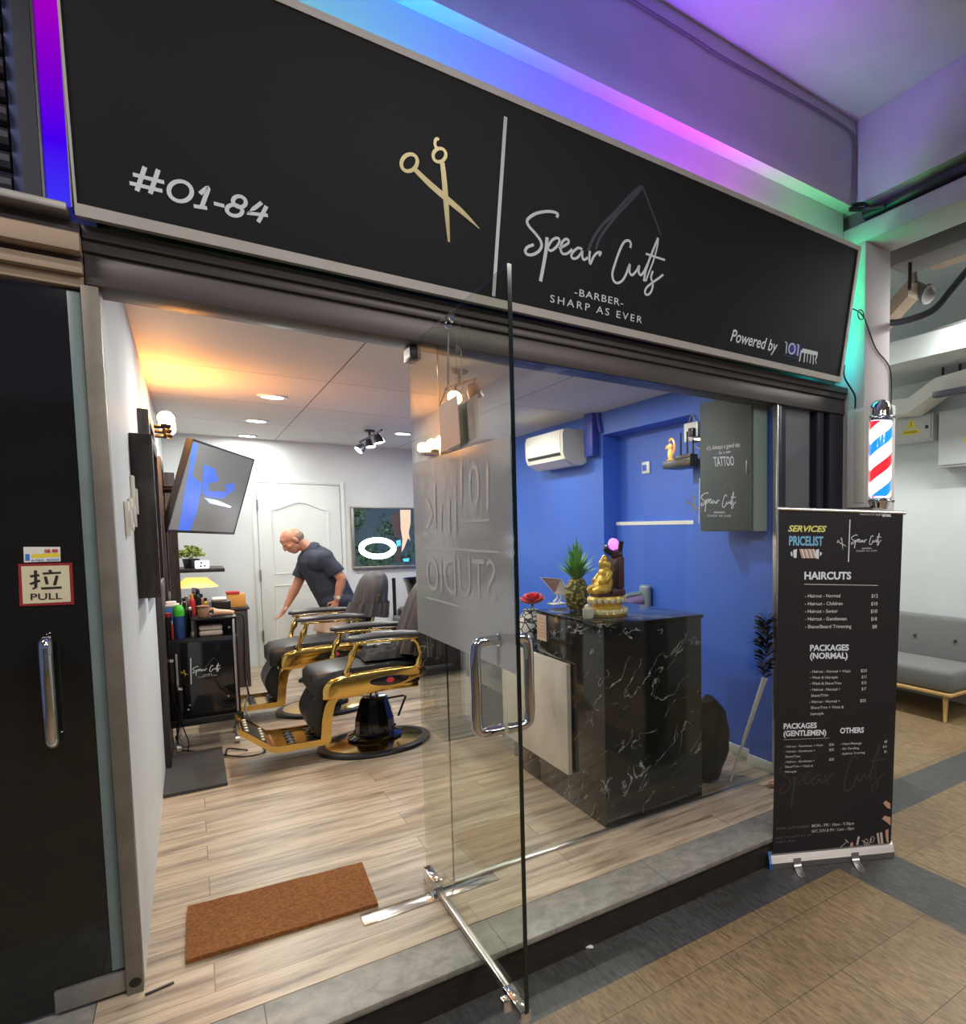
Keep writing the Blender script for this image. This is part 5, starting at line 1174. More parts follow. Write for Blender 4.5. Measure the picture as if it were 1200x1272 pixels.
ch2 = copy_tree(ch1); ch2.location = (.855, 3.70, 0); ch2['label'] = 'far gold and black barber chair in front of the bending man'

def cape(name_loc, label, z_low, spread, seed):
    r_ = bpy.data.objects.new('barber_cape', None); bpy.data.objects.remove(r_)
    b = MB(); n = 56; R = []
    prof = [(z_low, 1.15), (z_low + .12, 1.06), (.86, .98), (.95, .92), (1.04, .86), (1.10, .78), (1.145, .66), (1.17, .5), (1.185, .28), (1.188, .04)]
    for z, k in prof:
        cx_ = .30 + (z - .6) * .22; ring = []
        for i in range(n):
            a = 2 * PI * i / n; e = 2.6
            ca, sa = math.cos(a), math.sin(a)
            x = .13 * k * spread * (abs(ca) ** (2 / e)) * (1 if ca > 0 else -1); y = .285 * k * (abs(sa) ** (2 / e)) * (1 if sa > 0 else -1)
            f = max(0, min(1, (1.15 - z) / .35)) * .018
            rip = f * math.sin(a * 11 + seed + 2.2 * math.sin(a * 3 + seed)) + f * .6 * math.sin(a * 23 + seed * 2)
            ring.append(Vector((cx_ + x + ca * rip, y + sa * rip, z + .012 * math.sin(3 * a + seed) * (1 if z < .9 else 0))) + Vector(name_loc))
        R.append(ring)
    b.rings(R, False); o = b.build('barber_cape', M['cape'], smooth=60); return tag(o, label, 'cape', 'charcoal barber capes')
cape((.855, 3.70, 0), 'charcoal cape draped over the back of the far barber chair', .80, 1.0, 1.0)
cape((.98, 2.345, 0), 'charcoal cape draped over the back of the near barber chair', .66, 1.15, 3.0)
b = MB(); n = 26; R = []
for i in range(n):
    u = i / (n - 1); row = []
    for j in range(n):
        v_ = j / (n - 1); x = .89 + .27 * u; y = 2.14 + .38 * v_
        e = min(1, 6 * min(u, 1 - u, v_, 1 - v_)); hgt = .648 + e * (.03 + .035 * (noise.noise(Vector((u * 4, v_ * 4, 1))) + .6 * noise.noise(Vector((u * 9, v_ * 9, 4))) + .35 + .5 * u))
        row.append(Vector((x + .02 * noise.noise(Vector((u * 3, v_ * 3, 9))), y + .03 * noise.noise(Vector((u * 3, v_ * 3, 5))), max(.646, hgt))))
    R.append(row)
b.rings(R, cap=False, wrap=False); o = b.build('folded_cape', M['black_cloth'], smooth=60); tag(o, 'crumpled black cape lying on the near chair seat', 'cape')

# ------------------------------------------------------------------ wash basin and black bench beyond the door
r = thing('wash_basin', (2.0, 5.35, 0), 'black hair-wash basin by the back wall', 'basin')
p = on(531, 718, 'y', 5.4); wx, wz = p.x, p.z
b = MB(); b.lathe([(.10, -.30), (.19, -.22), (.235, -.06), (.25, 0), (.262, .006), (.262, -.012), (.245, -.05), (.215, -.22), (.12, -.32), (.06, -.33)], (wx, 5.4, wz), 36, Matrix.Rotation(.0, 4, 'Y')); b.build('bowl', M['black_gloss'], r)
b = MB(); b.bb((wx - .12, 5.36, .0), (wx + .2, 5.75, wz - .33), .02); b.build('pedestal', M['white'], r)
b = MB(); b.tube(cr([(wx - .16, 5.35, wz - .34), (wx - .20, 5.34, wz - .28), (wx - .21, 5.36, wz - .40), (wx - .17, 5.4, wz - .5), (wx - .10, 5.4, wz - .52)], 6), .014, 10); b.build('spray_hose', M['chrome'], r)
b = MB(); p = on(489, 718, 'y', 5.9); e = on(489, 764, 'y', 5.9); b.cyl((p.x, 5.9, .02), (p.x, 5.9, p.z), .02); b.lathe([(0, .001), (.11, .001), (.11, .015), (.02, .025)], (p.x, 5.9, 0), 20); tag(b.build('floor_stand', M['black']), 'slim black upright stand by the back wall beside the basin', 'stand')
r = thing('wash_chair', (1.95, 4.8, 0), 'black reclining wash chair under the basin', 'chair')
b = MB(); b.bb((1.72, 4.35, .12), (2.3, 4.95, .46), .05, 4); b.build('seat', M['black_leather'], r)
b = MB(); b.box((2.02, 4.98, .50), (.56, .14, .42), Matrix.Rotation(-.2, 4, 'X'), .05, 4); b.build('backrest', M['black_leather'], r)
for x in (1.73, 2.29):
    b = MB(); b.bb((x - .05, 4.4, .02), (x + .05, 5.0, .62), .03, 3); b.build('side_arm', M['black_leather'], r)

# ------------------------------------------------------------------ ceiling spot rails
def spot_rail(a, c, lens, heads, label):
    a, c = Vector(a), Vector(c); r = thing('spot_rail', (a + c) / 2, label, 'spotlight', 'ceiling spot rails')
    b = MB(); d = (c - a); b.tube([a, c], .010, 8)
    m_ = (a + c) / 2; b.cyl((m_.x, m_.y, m_.z), (m_.x, m_.y, CEIL - .001), .014); b.lathe([(.045, -.02), (.05, -.001)], (m_.x, m_.y, CEIL), 20); b.build('rail', M['frame_dark'], r)
    for t, dr in heads:
        p = a + d * t; dr = Vector(dr).normalized(); b = MB(); q = p - Vector((0, 0, .07)); b.tube([p, q], .008, 8)
        T = Matrix.Translation(q) @ dr.to_track_quat('Z', 'Y').to_matrix().to_4x4()
        b.lathe([(.018, -.045), (.03, -.04), (.045, .0), (.05, .045), (.046, .045), (.04, .0), (.0, -.01)], (0, 0, 0), 20, T); h_ = b.build('spot_head', M['frame_dark'], r)
        b = MB(); b.lathe([(0, .030), (.044, .030), (.044, .036), (0, .036)], (0, 0, 0), 20, T); b.build('lens', lens, h_)
spot_rail((1.465, 5.2, 2.52), (1.50, 4.3, 2.55), M['spot_cool'], ((.08, (-.7, -.25, -.7)), (.5, (.1, -.25, -1)), (.85, (.25, -.2, -1))), 'black three-head spot rail on the ceiling near the back')
spot_rail((1.36, 1.72, 2.50), (1.44, 1.36, 2.52), M['spot_on'], ((.35, (-.45, -.8, -.35)), (.95, (.5, .3, -1))), 'warm glowing spot rail seen through the top of the glass door')

# ------------------------------------------------------------------ right side: air conditioner, counter and what stands on it
ac = thing('air_conditioner', (2.74, 3.1, 2.25), 'white wall air conditioner high on the blue wall', 'air conditioner')
ax1 = XR - .001; ay0, ay1, az0, az1 = 2.60, 3.45, 2.155, 2.475
ax0 = ax1 - .235
prof = [(ax1, az0 + .03), (ax1 - .05, az0), (ax1 - .13, az0 + .005), (ax0 + .02, az0 + .05), (ax0, az0 + .10), (ax0 - .002, az1 - .05), (ax0 + .012, az1 - .005), (ax0 + .05, az1), (ax1, az1)]
b = MB(); b.rings([[(x, y, z) for x, z in prof] for y in (ay0, ay0 + .004, ay1 - .004, ay1)]); b.build('body', M['off_white'], ac)
b = MB(); b.rings([[(ax0 - .004, y, az0 + .115), (ax0 - .006, y, az1 - .05), (ax0 + .01, y, az1 - .004), (ax0 + .004, y, az1 - .05), (ax0 + .004, y, az0 + .115)] for y in (ay0 + .05, ay1 - .05)]); b.build('front_panel', M['white'], ac)
b = MB(); b.rings([[(ax0 + .012, y, az0 + .055), (ax0 + .10, y, az0 + .002), (ax0 + .10, y, az0 - .006), (ax0 + .006, y, az0 + .045)] for y in (ay0 + .06, ay1 - .06)]); b.build('louvre', M['white'], ac)
b = MB(); b.rings([[(ax0 + .0, y, az0 + .092), (ax0 - .0045, y, az0 + .108), (ax0 + .01, y, az0 + .108), (ax0 + .012, y, az0 + .075)] for y in (ay0 + .06, ay1 - .06)]); b.build('outlet_slot', M['black'], ac)
b = MB(); b.tube(cr([(2.835, 2.34, 2.598), (2.83, 2.33, 2.53), (2.832, 2.31, 2.46), (2.838, 2.303, 2.42)], 5), .018, 8); tag(b.build('cable', M['blue_dark']), 'blue-painted cable bending down from the ceiling beside the air conditioner', 'cable')
for i, (px, py, x, lb) in enumerate(((754, 546, 2.93, 'small warm glowing disc at the far end of the recess'), (868, 548, 2.70, 'small warm glowing disc above the black shelf'))):
    p = on(px, py, 'x', x); zt = 2.40 if i == 0 else p.z + .02
    r = thing('glow_disc', (p.x, p.y, zt), lb, 'lamp', 'glowing discs')  # round disc with a warm glowing face
    b = MB(); b.lathe([(.03, -.004), (.048, -.006), (.05, 0), (.0, 0)], (p.x, p.y, zt - .001), 20); b.build('ring', M['white'], r)
    b = MB(); b.lathe([(0, -.008), (.03, -.008), (.03, -.005), (0, -.005)], (p.x, p.y, zt - .001), 20); b.build('lens', M['spot_on'], r)
    if i: 
        b = MB(); b.bb((p.x - .02, p.y - .02, zt), (XR - .001, p.y + .02, zt + .012)); b.build('bracket', M['black'], r)
p = on(803, 581, 'x', 3.018); r = thing('wall_switch', p, 'white square wall switch in the blue recess', 'light switch')
b = MB(); b.bb((3.008, p.y - .06, p.z - .05), (3.019, p.y + .06, p.z + .05), .003); b.build('plate', M['white'], r)
b = MB(); b.bb((3.003, p.y - .015, p.z - .025), (3.0075, p.y + .045, p.z + .025), .002); b.build('rocker', M['blue_wall'], r)
# shelf with router and gold ornament
p = on(857, 572, 'x', 2.70); q = on(823, 575, 'x', 2.70); sy0, sy1, sz = p.y, q.y, p.z
shelf_z = sz + .02
b = MB(); b.bb((2.70, sy0, shelf_z - .055), (3.017 if False else XR - .001, sy1 if sy1 < .94 else .94, shelf_z)); 
b.bm.free(); b = MB(); b.bb((2.70, sy0, shelf_z - .055), (2.848, sy1, shelf_z), .003); tag(b.build('wall_shelf', M['black']), 'short black shelf on the blue wall holding a router', 'shelf')
r = thing('router', (2.79, sy0 + .14, shelf_z), 'black router with three upright antennas on the shelf', 'router')
b = MB(); b.bb((2.725, sy0 + .03, shelf_z + .001), (2.795, sy0 + .23, shelf_z + .035), .005); b.build('body', M['black'], r)
for y in (sy0 + .05, sy0 + .12, sy0 + .20):
    b = MB(); b.cyl((2.765, y, shelf_z + .02), (2.765, y, shelf_z + .20), .008, .006, 8); b.build('antenna', M['black'], r)
r = thing('power_adapter', (2.84, sy0 + .15, shelf_z + .2), 'white socket box with a cable loop above the router', 'socket')
b = MB(); b.bb((2.822, sy0 + .07, shelf_z + .14), (2.849, sy0 + .24, shelf_z + .275), .004); b.build('box', M['white'], r); b = MB(); b.bb((2.80, sy0 + .10, shelf_z + .17), (2.8215, sy0 + .16, shelf_z + .23), .004); b.build('plug', M['black'], r)
b = MB(); b.tube(cr([(2.835, sy0 + .20, shelf_z + .276), (2.835, sy0 + .155, shelf_z + .33), (2.835, sy0 + .11, shelf_z + .276)], 6), .004, 6); b.tube(cr([(2.825, sy0 + .13, shelf_z + .139), (2.82, sy0 + .10, shelf_z + .10), (2.82, sy0 + .02, shelf_z + .06), (2.82, sy0 + .01, shelf_z + .02)], 6), .004, 6); b.build('cable', M['alu_dull'], r)
r = thing('gold_ornament', (2.72, sy1 - .05, shelf_z), 'small glowing gold ornament with a curled arch on the shelf end', 'ornament')
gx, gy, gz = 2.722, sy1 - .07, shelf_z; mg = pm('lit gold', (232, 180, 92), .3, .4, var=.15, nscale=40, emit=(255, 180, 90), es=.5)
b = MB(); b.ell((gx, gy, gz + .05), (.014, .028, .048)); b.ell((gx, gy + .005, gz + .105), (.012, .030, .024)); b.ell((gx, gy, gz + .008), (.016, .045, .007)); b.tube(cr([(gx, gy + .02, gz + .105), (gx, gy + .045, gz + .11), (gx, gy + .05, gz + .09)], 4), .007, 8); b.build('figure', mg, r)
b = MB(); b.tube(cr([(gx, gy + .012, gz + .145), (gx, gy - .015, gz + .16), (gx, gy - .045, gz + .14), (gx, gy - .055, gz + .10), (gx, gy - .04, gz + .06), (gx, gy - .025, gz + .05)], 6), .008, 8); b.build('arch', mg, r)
# dark cabinet hung high beside the glass
r = thing('wall_cabinet', (2.7, .42, 1.546), 'dark grey cabinet hung high on the blue wall just inside the glass', 'cabinet')
b = MB(); b.bb((2.668, .075, 1.546), (2.777, .262, 2.318)); b.mi = 0
b.bm.free(); b = MB(); b.bb((2.664, .07, 1.546), (2.776, .602, 2.40), .003); b.build('body', M['box_lit'], r)
b = MB(); b.bb((2.650, .075, 1.552), (2.6635, .598, 2.395), .003); d_ = b.build('door', M['box_dark'], r)
b = MB(); b.bb((2.645, .11, 1.9), (2.6495, .125, 1.98), .002); b.build('latch', M['frame_grey'], d_)
b = MB(); b.bb((2.7765, .27, 1.62), (2.849, .58, 2.3)); b.build('wall_bracket', M['frame_dark'], r)

cn = thing('reception_counter', (1.9, .9, 0), 'black marble reception counter with raised end', 'counter')
b = MB(); b.bb((1.60, .03, .001), (2.225, .86, 1.052), .002); b.build('raised_body', M['marble_black'], cn)
b = MB(); b.bb((1.592, .022, 1.053), (2.235, .87, 1.072), .002); b.build('raised_top', M['marble_black'], cn)
b = MB(); b.bb((1.60, .862, .43), (1.635, 2.235, .775), .002); b.bb((1.60, .862, .001), (2.2, 1.16, .429), .002); b.bb((1.66, 1.4, .001), (2.2, 1.44, .774)); b.bb((1.64, 2.19, .001), (2.2, 2.232, .774)); b.build('low_body', M['marble_black'], cn)
b = MB(); b.bb((1.59, .872, .776), (2.22, 2.25, .80), .002); b.build('low_top', M['marble_black'], cn)
b = MB(); b.bb((1.565, .395, .185), (1.590, 1.375, .812), .002); b.build('white_marble_panel', M['marble_white'], cn)
p = on(667, 762, 'x', 1.596); q = on(679, 797, 'x', 1.596); b = MB(); b.bb((1.5945, q.y - .0, q.z), (1.5985, p.y, p.z)); t_ = b.build('paper_notice', M['towel'], cn)
b = paint(); F_ = frame((1.5935, 0, 0), (0, -1, 0), (0, 0, 1))
for i in range(6):
    zz = q.z + .02 + i * .021; b.flat([(-(p.y - .015), zz), (-(q.y + .012), zz), (-(q.y + .012), zz + .009), (-(p.y - .015), zz + .009)], F_, .0006)
b.build('printed_lines', M['pinkbeige'], t_)
TZ = 1.0722
# pineapple
p = on(717, 760, 'x', 1.78); px_, py_ = p.x, p.y
r = thing('pineapple', (px_, py_, TZ), 'pineapple with green crown standing on the black counter', 'pineapple')
b = MB(); n, m_ = 34, 26; R = []
for i in range(m_ + 1):
    t = i / m_; z = .002 + .19 * t; rad = .075 * (math.sin(PI * (.13 + .76 * t)) ** .6) * (1 - .06 * t)
    ring = []
    for k in range(n):
        a = 2 * PI * k / n
        d1 = math.sin(a * 7 + t * 17); d2 = math.sin(a * 7 - t * 17)
        ring.append((px_ + (rad + .006 * max(0, d1 * d2)) * math.cos(a), py_ + (rad + .006 * max(0, d1 * d2)) * math.sin(a), TZ + z))
    R.append(ring)
mt, nt, bs = nodes('pineapple rind'); vo = nt.nodes.new('ShaderNodeTexVoronoi'); vo.inputs['Scale'].default_value = 52; nt.links.new(coords(nt, (1, 1, 1)), vo.inputs['Vector'])
nt.links.new(ramp(nt, vo.outputs['Distance'], [(.12, lin((214, 200, 132))), (.34, lin((176, 158, 78))), (.62, lin((70, 76, 44)))]), bs.inputs['Base Color']); bs.inputs['Roughness'].default_value = .6
b.rings(R); b.build('fruit', mt, r, smooth=60)
b = MB(); rnd = random.Random(5)
for i in range(64):
    t = i / 63; a = i * 2.4; L_ = .10 + .10 * t + rnd.uniform(-.015, .02); el = .7 + .82 * t + rnd.uniform(-.1, .1); z0 = TZ + .188 + .035 * t
    d = Vector((math.cos(a) * math.cos(el), math.sin(a) * math.cos(el), math.sin(el))); sd = Vector((-math.sin(a), math.cos(a), 0)); o_ = Vector((px_, py_, z0)) + Vector((math.cos(a), math.sin(a), 0)) * .014 * (1 - t)
    R = []
    for k in range(6):
        u = k / 5; c_ = o_ + d * L_ * u + Vector((math.cos(a), math.sin(a), -.3)) * (.03 * u * u * (1.2 - t)); hw = .019 * (1 - u) ** .8 + .0006; up = sd.cross(d) * hw * .35
        R.append([c_ + sd * hw, c_ - up, c_ - sd * hw, c_ + up * .2])
    b.rings(R)
b.build('crown', M['leaf'], r, smooth=60)
# golden statue on a lotus plinth
p = on(757, 768, 'x', 1.80); gx, gy = p.x, p.y + .03
r = thing('golden_statue', (gx, gy, TZ), 'seated golden statue on a lotus plinth with a dark throne', 'statue')
b = MB(); b.lathe([(0, .0005), (.112, .0005), (.118, .015), (.11, .04), (.085, .052), (.085, .06), (.1, .075), (.108, .095), (.1, .11), (0, .112)], (gx, gy, TZ), 36); b.build('plinth', M['gold_dull'], r)
b = MB()
for lv, (z, k, rr) in enumerate(((.026, 20, .112), (.088, 18, .101))):
    for i in range(k):
        a = 2 * PI * i / k; b.ell((gx + rr * math.cos(a), gy + rr * math.sin(a), TZ + z), (.009, .016, .017), rotz(a), 10, 8)
b.build('lotus_petal', [M['cream']], r)
b = MB(); b.bb((gx + .0, gy - .075, TZ + .112), (gx + .085, gy + .06, TZ + .15), .01); b.bb((gx + .045, gy - .065, TZ + .15), (gx + .085, gy + .055, TZ + .335), .012); b.ell((gx + .06, gy - .005, TZ + .345), (.03, .062, .03)); b.bb((gx - .08, gy - .06, TZ + .112), (gx + .0, gy + .055, TZ + .132), .008); b.build('throne', pm('dark red lacquer', (74, 36, 34), .35, var=.3, nscale=30, bmp=.3), r)
b = MB()
b.ell((gx - .01, gy, TZ + .185), (.045, .055, .06)); b.ell((gx - .03, gy, TZ + .165), (.045, .058, .042)); b.ell((gx - .005, gy, TZ + .24), (.038, .05, .035))
b.ell((gx - .012, gy, TZ + .29), (.032, .030, .036)); b.ell((gx - .008, gy, TZ + .322), (.02, .02, .02))
for s in (-1, 1):
    b.ell((gx + .002, gy + s * .036, TZ + .285), (.008, .012, .02)); b.tube(cr([(gx - .0, gy + s * .05, TZ + .245), (gx - .03, gy + s * .062, TZ + .205), (gx - .062, gy + s * .03, TZ + .19)], 4), .016, 10)
    b.tube(cr([(gx - .01, gy + s * .04, TZ + .15), (gx - .06, gy + s * .066, TZ + .15), (gx - .085, gy + s * .02, TZ + .143)], 4), .022, 10)
o = b.build('figure', M['gold_dull'], r); md = o.modifiers.new('r', 'REMESH'); md.mode = 'VOXEL'; md.voxel_size = .004; md.use_smooth_shade = True; evaluated(o)
b = MB(); b.ell((gx + .05, gy - .0, TZ + .40), (.032, .032, .036)); b.build('crystal_ball', M['crystal'], r)
b = MB(); b.tube(cr([(gx + .03, gy, TZ + .355), (gx + .0, gy, TZ + .375), (gx + .02, gy + .02, TZ + .385)], 4), .018, 10); b.tube([(gx + .07, gy - .035, TZ + .36), (gx + .075, gy - .045, TZ + .42)], .014, 8); b.build('dark_crest', M['black'], r)
p = on(731, 768, 'x', 1.655); r = thing('small_cup', (p.x, p.y, TZ), 'small pale cup left of the golden statue', 'cup')
b = MB(); b.lathe([(0, .001), (.026, .001), (.031, .02), (.031, .055), (.028, .055), (.026, .012), (0, .01)], (p.x, p.y, TZ), 20); b.build('body', M['cup'], r)
b = MB(); b.ell((p.x + .02, p.y + .05, TZ + .05), (.018, .018, .022)); b.lathe([(0, .001), (.014, .001), (.012, .03)], (p.x + .02, p.y + .05, TZ), 12); tag(b.build('figurine', M['cream']), 'tiny cream figurine between pineapple and statue', 'figurine')
# tablet on a stand
p = on(697, 752, 'x', 1.85); r = thing('tablet_stand', (p.x, p.y, TZ), 'slanted tablet on a white two-legged stand behind the pineapple', 'tablet')
Q = [on(671, 717, 'x', 1.76), on(697, 719, 'x', 1.84), on(709, 741, 'x', 1.87), on(689, 738, 'x', 1.79)]
nq = (Q[1] - Q[0]).cross(Q[3] - Q[0]).normalized()
if nq.y > 0: nq = -nq
def inset(k, d): c_ = (Q[0] + Q[1] + Q[2] + Q[3]) / 4; return [q_ + (c_ - q_) * k + nq * d for q_ in Q]
b = MB(); b.rings([inset(0, -.010), inset(0, 0)]); b.build('case', M['white'], r)
b = MB(); b.rings([inset(.07, .0003), inset(.07, .002)]); b.mi = 1; b.rings([inset(.35, .0022), inset(.35, .0032)]); b.build('tablet', [pm('dark red-brown tablet face', (84, 44, 44), .2), M['purple_plastic']], r)
b = MB(); mid = (Q[2] + Q[3]) / 2 + (Q[0] - Q[3]) * .25 - nq * .012
for dy in (-.025, .03): b.tube(cr([mid + Vector((0, dy, 0)), Vector((mid.x - .005, mid.y + dy, (mid.z + TZ) / 2)), Vector((mid.x - .03, mid.y + dy * 1.3, TZ + .012))], 5), .007, 8)
b.box((mid.x - .02, mid.y, TZ + .006), (.10, .1, .010), None, .004); b.build('stand', M['white'], r)
# rose in a patterned vase and jars on the low desk
p = on(660, 800, 'x', 1.68); vx, vy = p.x, p.y; LZ = .8005
r = thing('vase', (vx, vy, LZ), 'black and white patterned vase on the low desk', 'vase')
mt, nt, bs = nodes('black and white pattern'); vo = nt.nodes.new('ShaderNodeTexVoronoi'); vo.feature = 'DISTANCE_TO_EDGE'; vo.inputs['Scale'].default_value = 24; nt.links.new(coords(nt), vo.inputs['Vector'])
nt.links.new(ramp(nt, vo.outputs['Distance'], [(.06, (.02, .02, .02)), (.12, (.75, .73, .7))]), bs.inputs['Base Color'])
b = MB(); b.lathe([(0, .001), (.05, .001), (.075, .04), (.085, .12), (.07, .19), (.045, .225), (.05, .24), (.045, .24), (.04, .225), (0, .2)], (vx, vy, LZ), 28); b.build('body', mt, r)
r = thing('rose', (vx, vy, LZ + .24), 'red rose standing in the patterned vase', 'flower')
rz_ = on(662, 748, 'x', vx); fx, fy, fz = vx, rz_.y, rz_.z
b = MB(); b.tube(cr([(vx, vy, LZ + .205), (vx + .0, (vy + fy) / 2, LZ + .27), (fx, fy, fz - .03)], 5), .005, 6); b.build('stem', M['leaf'], r)
b = MB(); rnd = random.Random(11)
for i in range(26):
    t = i / 25; a = i * 2.4; tilt = .1 + 1.15 * t
    T = Matrix.Translation((fx, fy, fz - .012)) @ rotz(a) @ Matrix.Rotation(tilt, 4, 'Y') @ Matrix.Translation((0, 0, .040 + .010 * t))
    b.ell((0, 0, 0), (.008, .020 + .018 * t, .036 + .012 * t), T, 10, 8)
b.build('petals', M['rose'], r, smooth=60)
p = on(655, 812, 'x', 1.64); r = thing('glass_jar', (p.x, p.y, LZ), 'clear glass tumbler in front of the patterned vase', 'glass')
b = MB(); b.lathe([(0, .001), (.032, .001), (.036, .10), (.033, .10), (.029, .006), (0, .006)], (1.665, vy - .16, LZ), 20); b.build('body', glassmat('tumbler glass', (.9, .94, .95), 1.5), r)
# vacuum cleaner on the blue wall
p = on(803, 745, 'x', 2.95); vy0 = p.y; vz0 = p.z; vxw = 2.965
r = thing('handheld_vacuum', (vxw, vy0, vz0), 'grey cordless vacuum hung on the blue wall behind the statue', 'vacuum cleaner')
b = MB(); b.bb((vxw - .06, vy0 - .08, vz0 - .13), (vxw - .002, vy0 + .06, vz0 + .13), .03, 4); b.build('dock', M['grey_plastic'], r)
b = MB(); b.tube(cr([(vxw - .06, vy0 + .02, vz0 + .05), (vxw - .12, vy0 + .05, vz0 + .045), (vxw - .19, vy0 + .07, vz0 + .02), (vxw - .20, vy0 + .07, vz0 - .03)], 5), .022, 12); b.build('grip', M['grey_plastic'], r)
b = MB(); b.tube([(vxw - .05, vy0 + .0, vz0 - .0), (vxw - .20, vy0 + .06, vz0 - .03)], .045, 16); b.tube([(vxw - .12, vy0 + .03, vz0 - .10), (vxw - .12, vy0 + .03, vz0 - .22)], [.04, .028], 14); b.build('dust_cup', M['purple_plastic'], r)
b = MB(); b.bb((vxw - .24, vy0 + .06, vz0 - .03), (vxw - .205, vy0 + .12, vz0 + .06), .01); b.build('battery', M['white'], r)
# duster leaning on the wall and black bag
p0 = Vector((2.49, .10, .008)); p1 = Vector((2.815, .345, .60)); 
r = thing('feather_duster', p0, 'black feather duster with white handle leaning in the corner by the glass', 'duster')
p0 = on(907, 971, 'z', .006); dmid = on(950, 842, 'x', 2.66); dtop = on(951, 760, 'x', 2.72)
b = MB(); b.tube([p0, p0 + (dmid - p0) * .5, p0 + (dmid - p0) * .97, dmid], [.007, .012, .017, .02], 12); b.build('handle', M['white'], r)
b = MB(); rnd = random.Random(8); ax_ = (dtop - dmid)
for i in range(150):
    t = rnd.uniform(0, .9); a = rnd.uniform(0, 2 * PI); o_ = dmid + ax_ * t; d = Vector((math.cos(a), math.sin(a), rnd.uniform(.6, 1.6))).normalized(); L_ = rnd.uniform(.08, .13) * (.75 + .3 * math.sin(PI * t)); sd = d.orthogonal().normalized() * .010
    b.rings([[o_ + d * L_ * u + Vector((0, 0, -.03 * u * u)) + sd * f, o_ + d * L_ * u + Vector((0, 0, -.03 * u * u)) - sd * f, o_ + d * L_ * u + Vector((0, 0, -.03 * u * u - .003))] for u, f in ((0, .3), (.5, 1), (.85, .8), (1, .1))])
b.build('feathers', M['feather'], r, smooth=60)
b = MB(); t = bmesh.new(); bmesh.ops.create_icosphere(t, subdivisions=4, radius=1)
for v in t.verts:
    c_ = v.co.copy(); k = 1 + .18 * noise.noise(c_ * 2.2) + .07 * noise.noise(c_ * 7)
    v.co = Vector((c_.x * .14 * k, c_.y * .13 * k, max(-.92, c_.z) * .27 * (1 + .1 * noise.noise(c_ * 3))))
lo = min(v.co.z for v in t.verts); b.add(t, Matrix.Translation((2.405, .21, -lo + .001)))
tag(b.build('plastic_bag', M['black_cloth'], smooth=60), 'lumpy black bag on the floor right of the counter', 'bag')
b = MB(); p = on(780, 595, 'x', 2.97)
b.bm.free()
# ------------------------------------------------------------------ the bending man
man = thing('person', (1.05, 4.9, 0), 'bald man in navy polo and khaki shorts bending forward behind the barber chairs', 'person')
def cap(b, a, c, r0, r1, n=18, ends=True):
    a, c = Vector(a), Vector(c)
    b.cyl(a, c, r0, r1, n)
    if ends: b.ell(a, r0, None, n, 12); b.ell(c, r1, None, n, 12)
def blend(name, b, mat, parent, vox, smooth=6):
    o = b.build(name, mat, parent); m_ = o.modifiers.new('r', 'REMESH'); m_.mode = 'VOXEL'; m_.voxel_size = vox; m_.use_smooth_shade = True
    s_ = o.modifiers.new('s', 'SMOOTH'); s_.iterations = smooth; s_.factor = .5
    return evaluated(o)
Yc = 4.9
HIP = Vector((1.14, Yc, .86)); CH = Vector((.985, Yc, 1.24)); NK = Vector((.91, Yc, 1.385)); HD_ = Vector((.785, Yc, 1.462))
SHn, ELn, WRn = Vector((1.03, Yc - .185, 1.275)), Vector((1.165, Yc - .225, 1.07)), Vector((1.115, Yc - .23, .855))
SHf, ELf, WRf = Vector((.93, Yc + .175, 1.26)), Vector((.83, Yc + .20, 1.0)), Vector((.735, Yc + .185, .80))
b = MB()
# head: skull, face, nose, ears, jaw (face turned down and to the left)
hx = Vector((-.80, -.10, -.60)).normalized()           # where the face looks
hu = Vector((-.60, 0, .80)); hu = (hu - hx * hu.dot(hx)).normalized(); hs = hu.cross(hx)
HM = Matrix(((hx.x, hs.x, hu.x, HD_.x), (hx.y, hs.y, hu.y, HD_.y), (hx.z, hs.z, hu.z, HD_.z), (0, 0, 0, 1)))
def he(c, r_): b.ell((0, 0, 0), r_, HM @ Matrix.Translation(c), 20, 14)
he((-.012, 0, .03), (.098, .077, .085)); he((.03, 0, -.03), (.07, .064, .085)); he((.045, 0, -.085), (.042, .045, .038)); he((.055, 0, .035), (.04, .058, .04))
he((.10, 0, -.025), (.016, .014, .028)); he((.108, 0, -.04), (.014, .018, .012)); he((.085, .0, -.068), (.014, .026, .008)); he((.083, .0, -.079), (.014, .022, .008))
for s in (-1, 1): he((-.012, s * .078, -.012), (.020, .010, .034)); he((.085, s * .032, .008), (.012, .022, .008)); he((.062, s * .045, -.03), (.022, .022, .022))
cap(b, NK + Vector((.035, 0, -.03)), HD_ + hx * -.03 + hu * -.035, .062, .056)
cap(b, HIP, CH, .145, .15); cap(b, CH + Vector((0, -.11, .0)), CH + Vector((0, .11, .0)), .10, .10)
for SH_, EL, WR in ((SHn, ELn, WRn), (SHf, ELf, WRf)):
    cap(b, CH + (SH_ - CH) * .6, SH_, .075, .062); cap(b, SH_, EL, .056, .044); cap(b, EL, EL + (WR - EL) * .35, .043, .044); cap(b, EL + (WR - EL) * .35, WR, .043, .028)
